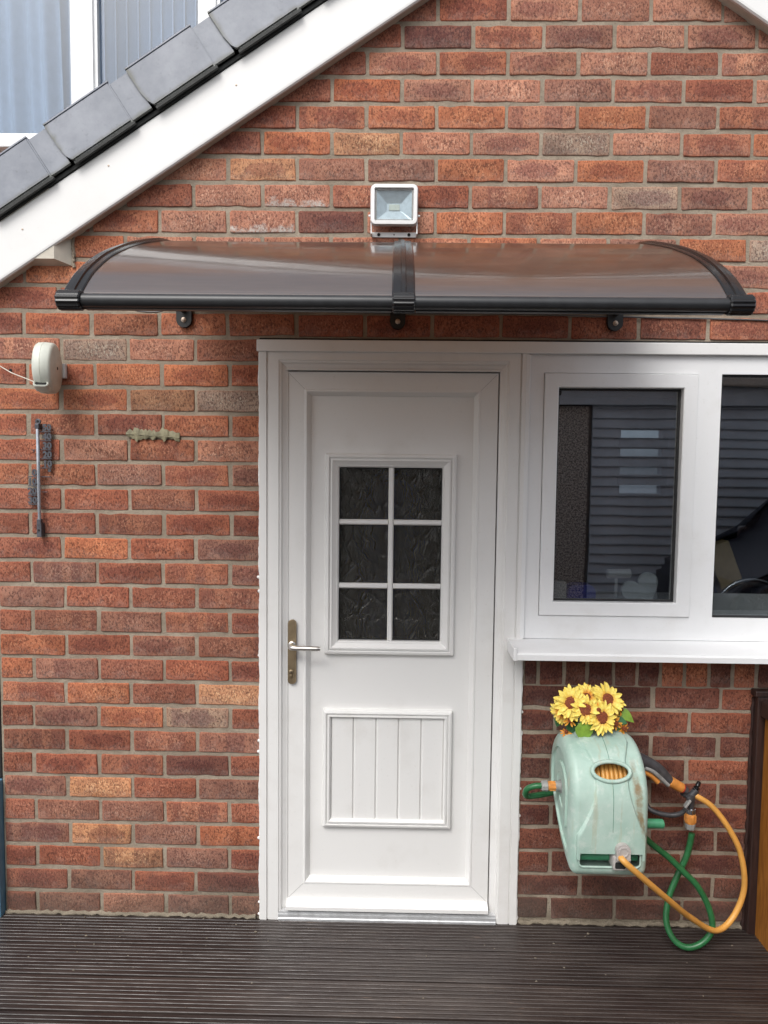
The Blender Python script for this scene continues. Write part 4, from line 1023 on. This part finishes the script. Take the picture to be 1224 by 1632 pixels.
# carry handle on top
for x in (-.052, .030):
    b = new(); pts = [(x - .018, ZC + RC - .02), (x - .018, ZC + RC + .022), (x - .010, ZC + RC + .032), (x + .010, ZC + RC + .032), (x + .018, ZC + RC + .022), (x + .018, ZC + RC - .02)]
    prism(b, pts, -DC + .02, -DC + .075); o = obj('handle_lug', b, M['reel'], None); o.parent = hr
b = new(); lathe(b, (-.055, -DC + .048, ZC + RC + .016), (1, 0, 0), [(0, .012), (.088, .012)], 16); o = obj('carry_bar', b, M['greyp'], None, smooth=40); o.parent = hr
b = new(); bbox(b, -.09, .09, -.035, .0, .53, .68, .006); bbox(b, -.07, .07, -.10, -.034, .56, .62, .004); o = obj('wall_bracket', b, M['darkp'], None); o.parent = hr
# crank on the right, connector on the left
b = new(); lathe(b, (HW - .006, -.20, .483), (1, 0, 0), [(0, .008), (.030, .008), (.0305, .0155), (.100, .0150), (.103, .012)], 14); o = obj('crank_handle', b, M['crank'], None, smooth=30); o.parent = hr
hcx, hcy, hcz = -HW - .004, -DC, .590
b = new(); lathe(b, (hcx + .006, hcy, hcz), (-1, 0, 0), [(0, .022), (.004, .022), (.005, .017), (.020, .017), (.022, .014)], 16); o = obj('hub_nut', b, M['greyp'], None, smooth=30); o.parent = hr
cn = thing('hose_connector', 'orange and grey connector plugged into left hub of the reel', 'connector', (1.84, -.17, .59))
b = new(); lathe(b, (1.841, hcy, hcz), (-1, 0, 0), [(0, .013), (.002, .0150), (.034, .0150), (.036, .012)], 16)
for k in range(8):
    a = 2 * math.pi * k / 8; bbox(b, -.011, .011, -.003, .003, .0135, .0165, .001, 1, Matrix.Translation((1.824, hcy, hcz)) @ Matrix.Rotation(a, 4, 'X'))
obj('orange_sleeve', b, M['orange'], cn, smooth=30)
b = new(); n = 32; rs = []
for s_, q in ((.034, .013), (.036, .0165), (.052, .0155), (.056, .012)): rs.append([(1.841 - s_, hcy + (q + (.0012 if (k // 2) % 2 else 0)) * math.cos(2 * math.pi * k / n), hcz + (q + (.0012 if (k // 2) % 2 else 0)) * math.sin(2 * math.pi * k / n)) for k in range(n)])
loops(b, rs, cap0=True, cap1=True); obj('grip_nut', b, M['greyp'], cn)
pth = catmull([(1.792, hcy, hcz), (1.765, -.168, .588), (1.742, -.160, .574), (1.738, -.145, .548), (1.755, -.125, .532), (1.81, -.10, .528), (1.87, -.06, .52)], 8)
b = new(); tube(b, pth, .0098, 12); tag(obj('green_hose', b, M['ghose'], smooth=60), 'short green hose curling back behind the left of the reel', 'hose')
# right-hand hoses
pth = catmull([(1.991, -0.345, 0.457), (2.002, -0.372, 0.448), (2.054, -0.36, 0.399), (2.157, -0.3, 0.295), (2.278, -0.21, 0.171), (2.392, -0.145, 0.084), (2.467, -0.11, 0.109), (2.506, -0.1, 0.209), (2.488, -0.1, 0.332), (2.443, -0.095, 0.422), (2.392, -0.085, 0.487), (2.345, -0.075, 0.517), (2.325, -0.06, 0.523)], 8)
b = new(); tube(b, pth, .0098, 12); tag(obj('yellow_hose', b, M['yhose'], smooth=60), 'yellow hose looping from the reel slot up to the tap splitter', 'hose')
pth = catmull([(2.135, -0.12, 0.407), (2.181, -0.115, 0.365), (2.236, -0.115, 0.322), (2.289, -0.12, 0.273), (2.336, -0.125, 0.225), (2.375, -0.13, 0.152), (2.384, -0.14, 0.087), (2.352, -0.145, 0.041), (2.3, -0.145, 0.022), (2.26, -0.13, 0.039), (2.242, -0.105, 0.087), (2.256, -0.085, 0.161), (2.287, -0.075, 0.234), (2.319, -0.07, 0.307), (2.333, -0.07, 0.384)], 8)
b = new(); tube(b, pth, .0105, 12); tag(obj('green_hose', b, M['ghose'], smooth=60), 'long green hose looping down to the deck below the tap connector', 'hose')
# tap splitter with its connector
tp = thing('tap_splitter', 'black tap splitter on a wall pipe right of the reel', 'tap', (2.32, 0, .5))
S_ = Vector((2.324, -0.07, 0.514)); S_ = Vector((S_.x, -.07, S_.z))
b = new()
tube(b, [S_ + Vector((0, 0, .010)), S_ + Vector((.001, 0, -.040))], .013, 12, rad=lambda i: (.016, .010)[i])
tube(b, [S_ + Vector((-.002, 0, .0)), S_ + Vector((-.030, -.002, .016))], .012, 12); tube(b, [S_ + Vector((0, 0, .004)), S_ + Vector((.018, .0, .026))], .012, 12)
lathe(b, S_ + Vector((-.012, -.012, .002)), (0, -1, 0), [(0, .011), (.012, .010), (.014, .006)], 12)
obj('splitter_body', b, M['darkp'], tp, smooth=40)
b = new(); lathe(b, S_ + Vector((.014, 0, .022)), (.35, 0, .9), [(0, .011), (.006, .011), (.007, .007), (.010, .010), (.014, .010), (.015, .006), (.022, .009), (.026, .007), (.034, .0065), (.036, .003)], 14); obj('spout', b, M['black'], tp, smooth=30)
b = new(); bbox(b, -.004, .004, -.018, .0, -.016, .016, .002, 1, Matrix.Translation(S_ + Vector((-.022, -.016, -.012))) @ Matrix.Rotation(R(35), 4, 'Y')); obj('valve_lever', b, M['greyp'], tp)
b = new(); lathe(b, S_ + Vector((.001, 0, -.040)), (0, 0, -1), [(0, .010), (.003, .0135), (.018, .0135), (.019, .012)], 14)
for k in range(10):
    a = 2 * math.pi * k / 10; bbox(b, -.002, .002, -.0015, .0015, -.008, .008, .0005, 1, Matrix.Translation(S_ + Vector((.001, 0, -.050))) @ Matrix.Rotation(a, 4, 'Z') @ Matrix.Translation((0, -.0138, 0)))
obj('silver_collar', b, M['chrome'], tp, smooth=30)
b = new(); lathe(b, S_ + Vector((.001, 0, -.0595)), (0, 0, -1), [(0, .015), (.002, .0175), (.032, .0175), (.034, .015)], 16)
for k in range(6):
    a = 2 * math.pi * k / 6; bbox(b, -.005, .005, -.002, .002, -.011, .011, .001, 1, Matrix.Translation(S_ + Vector((.001, 0, -.076))) @ Matrix.Rotation(a, 4, 'Z') @ Matrix.Translation((0, -.0178, 0)))
obj('orange_sleeve', b, M['orange'], tp, smooth=30)
b = new(); n = 32; rs = []
for s_, q in ((.094, .013), (.096, .0160), (.112, .0150), (.116, .0118)): rs.append([(S_.x + .0015 + (q + (.0012 if (k // 2) % 2 else 0)) * math.cos(2 * math.pi * k / n), S_.y + (q + (.0012 if (k // 2) % 2 else 0)) * math.sin(2 * math.pi * k / n), S_.z - s_) for k in range(n)])
loops(b, rs, cap0=True, cap1=True); obj('grip_nut', b, M['greyp'], tp)
b = new(); tube(b, catmull([(2.189, -0.01, 0.464), (2.2, -0.03, 0.447), (2.232, -0.04, 0.437), (2.274, -0.045, 0.435), (2.304, -0.055, 0.45), (2.321, -0.06, 0.478)], 6), .0085, 10); obj('feed_pipe', b, M['darkp'], tp, smooth=60)
# spray gun resting between reel and splitter
sg = thing('spray_gun', 'grey and orange hose spray gun resting between reel and tap', 'spray gun', (2.25, -.08, .55))
g0 = Vector((2.146, -0.09, 0.649)); g1 = Vector((2.24, -0.085, 0.577)); g2 = Vector((2.288, -0.08, 0.549)); g3 = Vector((2.312, -0.075, 0.53))
g0, g1, g2, g3 = [Vector((p.x, -d, p.z)) for p, d in ((g0, .09), (g1, .085), (g2, .08), (g3, .075))]
gp = catmull([g0 + Vector((-.03, -.005, .012)), g0, g0.lerp(g1, .5) + Vector((.006, 0, .006)), g1], 6)
b = new(); tube(b, gp, .02, 14, rad=lambda i: .0235 - .006 * i / len(gp)); obj('grip', b, M['darkp'], sg, smooth=60)
b = new(); q0 = g0 + Vector((.004, -.012, -.020)); tube(b, catmull([q0, q0 + Vector((.03, -.002, -.014)), g1 + Vector((-.006, -.012, -.010))], 6), .008, 8); obj('grip_inlay', b, M['greyp'], sg, smooth=60)
b = new(); tube(b, catmull([g0 + Vector((.004, -.006, -.036)), g0 + Vector((.028, -.008, -.050)), g0 + Vector((.052, -.008, -.072))], 6), .009, 8); obj('trigger', b, M['orange'], sg, smooth=60)
b = new(); d_ = (g2 - g1); lathe(b, g1, d_, [(0, .0150), (.003, .0185), (d_.length - .003, .0175), (d_.length, .015)], 16); obj('orange_collar', b, M['orange'], sg, smooth=30)
b = new(); lathe(b, g2, d_, [(0, .016), (.003, .016)], 16); obj('red_ring', b, simple('red_ring', (.4, .03, .02), .5), sg)
b = new(); lathe(b, g2 + d_.normalized() * .0035, d_, [(0, .0125), (.008, .0135), (.016, .012), (.018, .008)], 14); obj('nozzle_tip', b, M['darkp'], sg, smooth=30)

# ------------------------------------------------------------------ sunflowers
bq = thing('sunflower_bouquet', 'bunch of artificial yellow sunflowers tucked in the reel handle', 'flowers', (1.945, -.13, .78))
def flower(px, r, face, dr, npet, seed, layers=2):
    rr_ = random.Random(seed); c = Vector(px); f_ = Vector(face).normalized(); q = f_.to_track_quat('Z', 'Y').to_matrix().to_4x4(); m = Matrix.Translation(c) @ q
    b = new()
    for L in range(layers):
        for k in range(npet):
            a = 2 * math.pi * (k + .5 * L) / npet + rr_.gauss(0, .07); ln = r * rr_.uniform(.88, 1.06) * (1 - .10 * L); wd = r * rr_.uniform(.115, .15)
            tilt = rr_.uniform(-.05, .30) + .12 * L; tw = rr_.gauss(0, .15)
            mm = Matrix.Rotation(a, 4, 'Z') @ Matrix.Rotation(-tilt, 4, 'Y') @ Matrix.Rotation(tw, 4, 'X')
            sec = []
            for s_, w_ in ((.25, .5), (.45, .85), (.68, 1.0), (.85, .75), (.96, .35), (1.0, .06)):
                z = .10 * r * math.sin(s_ * 2.6) - .10 * r * s_ * s_ + .002 * L
                sec.append([(s_ * ln, -w_ * wd, z + .03 * r), (s_ * ln, -w_ * wd * .4, z), (s_ * ln, w_ * wd * .4, z), (s_ * ln, w_ * wd, z + .03 * r)])
            t2 = new(); vv = [[t2.verts.new(mm @ Vector(p)) for p in s2] for s2 in sec]
            for i in range(len(vv) - 1):
                for j in range(3): t2.faces.new((vv[i][j], vv[i][j + 1], vv[i + 1][j + 1], vv[i + 1][j]))
            merge(b, t2)
    o = obj('flower_head', b, M['petal'], None, smooth=60); o.parent = bq; o.matrix_parent_inverse = bq.matrix_basis.inverted(); o.matrix_basis = m
    b = new(); lathe(b, (0, 0, .005), (0, 0, 1), [(0, dr), (.006, dr * 1.05), (.0085, dr * .95), (.0100, dr * .65), (.0085, dr * .2)], 18); o2 = obj('disc', b, M['disc'], None, smooth=60); o2.parent = o
flower((1.875, -0.17, 0.872), 0.0599, (-0.15, -1, 0.45), 0.0201, 16, 1, 2)
flower((1.917, -0.185, 0.856), 0.0517, (0, -1, 0.35), 0.0205, 16, 2, 2)
flower((1.968, -0.19, 0.833), 0.0568, (0.15, -1, 0.35), 0.0205, 16, 3, 2)
flower((1.999, -0.15, 0.877), 0.0604, (0.25, -1, 0.7), 0.0193, 16, 4, 2)
flower((1.932, -0.145, 0.883), 0.0500, (0, -1, 0.8), 0.0119, 16, 5, 2)
flower((1.855, -0.15, 0.836), 0.0446, (-0.6, -1, 0.1), 0.0119, 16, 6, 2)
flower((1.957, -0.19, 0.858), 0.0258, (0.1, -1, 0.3), 0.0076, 9, 7, 1)
flower((1.871, -0.18, 0.82), 0.0259, (-0.1, -1, 0.1), 0.0076, 9, 8, 1)
flower((1.944, -0.12, 0.905), 0.0160, (0, -1, 0.6), 0.0048, 9, 9, 1)
flower((2.023, -0.16, 0.804), 0.0288, (0.3, -1, 0.1), 0.0089, 9, 10, 1)
flower((2.054, -0.15, 0.784), 0.0236, (0.5, -1, 0.0), 0.0071, 9, 11, 1)
flower((2.021, -0.15, 0.841), 0.0315, (0.6, -1, 0.4), 0.0089, 9, 12, 1)
flower((1.865, -0.16, 0.766), 0.0209, (-0.1, -0.5, 1), 0.0059, 9, 13, 1)
flower((2.043, -0.14, 0.842), 0.0237, (0.8, -0.8, 0.5), 0.0066, 9, 14, 1)
def bleaf(c, d, up, ln, wd, mat):
    c, d, up = Vector(c), Vector(d).normalized(), Vector(up).normalized(); s_ = d.cross(up).normalized(); up = s_.cross(d)
    b = new(); sec = []
    for t_, w_ in ((0, .08), (.12, .55), (.3, 1), (.5, .95), (.72, .62), (.9, .25), (1, .03)):
        p = c + d * ln * t_ + up * (-.25 * ln * t_ * t_ + .05 * ln * t_)
        sec.append([p - s_ * wd * w_ + up * .10 * wd * w_, p - s_ * wd * w_ * .5 + up * .16 * wd * w_, p, p + s_ * wd * w_ * .5 + up * .16 * wd * w_, p + s_ * wd * w_ + up * .10 * wd * w_])
    loops(b, sec, closed=False); o = obj('leaf', b, mat, bq, smooth=60)
bleaf((1.91, -0.2, 0.826), (0.08, -0.15, -1), (0, -1, 0.3), 0.078, 0.03, M['fleaf'])
bleaf((1.849, -0.14, 0.82), (-0.3, -0.3, -1), (0, -1, 0.2), 0.04, 0.016, M['fleafd'])
bleaf((2.044, -0.13, 0.841), (0.7, -0.3, -0.5), (0, -1, 0.5), 0.065, 0.018, M['fleaf'])
bleaf((2.021, -0.14, 0.812), (0.6, -0.3, -0.1), (0, -1, 0.3), 0.05, 0.018, M['fleafd'])
bleaf((1.895, -0.14, 0.808), (-0.2, -0.3, -0.5), (0, -1, 0.3), 0.05, 0.025, M['fleafd'])
bleaf((1.917, -0.14, 0.795), (0.3, -0.4, -0.3), (0, -1, 0.3), 0.05, 0.025, M['fleafd'])
bleaf((1.969, -0.14, 0.79), (-0.5, -0.4, -0.2), (0, -1, 0.3), 0.05, 0.025, M['fleafd'])
bleaf((1.873, -0.15, 0.785), (0, -0.2, -1), (0, -1, 0.3), 0.03, 0.008, M['fleafd'])
bleaf((2.043, -0.14, 0.78), (0.3, -0.3, -1), (0, -1, 0.3), 0.035, 0.01, M['fleaf'])
bleaf((1.9, -0.12, 0.824), (-0.2, -0.3, 0.5), (0, -1, 0.3), 0.05, 0.03, M['fleafd'])
bleaf((2.005, -0.12, 0.826), (0.2, -0.3, 0.5), (0, -1, 0.3), 0.05, 0.03, M['fleafd'])

# ------------------------------------------------------------------ what stands behind the photographer (seen in the glass)
ob = thing('outbuilding', 'grey clad outbuilding behind the yard mirrored in the window', 'outbuilding', (2.5, -5.2, 0))
OY = -5.2
b = new(); box(b, .6, 3.36, OY - 2.5, OY, -.14, 2.30); obj('pebbledash_wall', b, M['pebble'], ob)
b = new(); box(b, 3.36, 8.4, OY - 2.5, OY - .02, -.14, 2.30); obj('wall_core', b, M['slat'], ob)
b = new(); extrude_x(b, [(OY + .01, 0), (OY + .022, .0), (OY + .022, .012), (OY - .004, .104), (OY - .018, .104), (OY - .018, 0)], 3.40, 8.4); me_ = None
for k in range(23):
    if me_ is None: o = obj('cladding_plank', b, M['clad'], ob); me_ = o.data; m0 = o.matrix_parent_inverse.copy()
    else: o = bpy.data.objects.new('cladding_plank', me_); C.objects.link(o); o.parent = ob; o.matrix_parent_inverse = m0
    o.location.z = -.03 + .105 * k
b = new(); bbox(b, .4, 8.6, OY + .05, OY + .08, 2.31, 2.56, .004); obj('fascia', b, M['clad'], ob)
b = new(); bbox(b, .4, 8.6, OY + .09, OY + .19, 2.50, 2.60, .02); obj('gutter', b, M['greyp'], ob)
b = new(); prism(b, [(OY + .1, 2.56), (OY - 2.6, 3.5), (OY - 2.6, 2.4), (OY - .1, 2.4)], .4, 8.6, Matrix(((0, 1, 0, 0), (1, 0, 0, 0), (0, 0, 1, 0), (0, 0, 0, 1)))); obj('roof', b, M['undercloak'], ob)
vn = thing('parked_van', 'dark blue van parked in the yard mirrored in the fixed pane', 'van', (6.0, -3.55, -.14))
b = new()
vp = [(-1.9, .25), (1.2, .25), (1.9, .35), (1.95, .9), (1.1, 1.15), (.55, 1.9), (.3, 2.0), (-1.6, 2.0), (-1.9, 1.8)]
t2 = new(); prism(t2, vp, -.85, .85); bmesh.ops.bevel(t2, geom=list(t2.edges), offset=.09, segments=3, affect='EDGES'); vm = Matrix.Translation((5.75, -3.55, -.14)) @ Matrix.Rotation(R(180), 4, 'Z'); merge(b, t2, vm); obj('van_body', b, M['van'], vn, smooth=40)
b = new(); prism(b, [(-.1, 1.2), (.85, 1.2), (.5, 1.78), (-.1, 1.78)], .853, .862, vm); prism(b, [(-.1, 1.2), (.85, 1.2), (.5, 1.78), (-.1, 1.78)], -.862, -.853, vm); obj('side_window', b, M['gasket'], vn)
for x in (-1.2, 1.25):
    for y in (-.80, .66): b = new(); lathe(b, vm @ Vector((x, y, .33)), (0, 1, 0), [(0, .31), (.02, .33), (.12, .33), (.14, .31)], 24); obj('wheel', b, M['gasket'], vn, smooth=40)
print('bricks', nb[0])
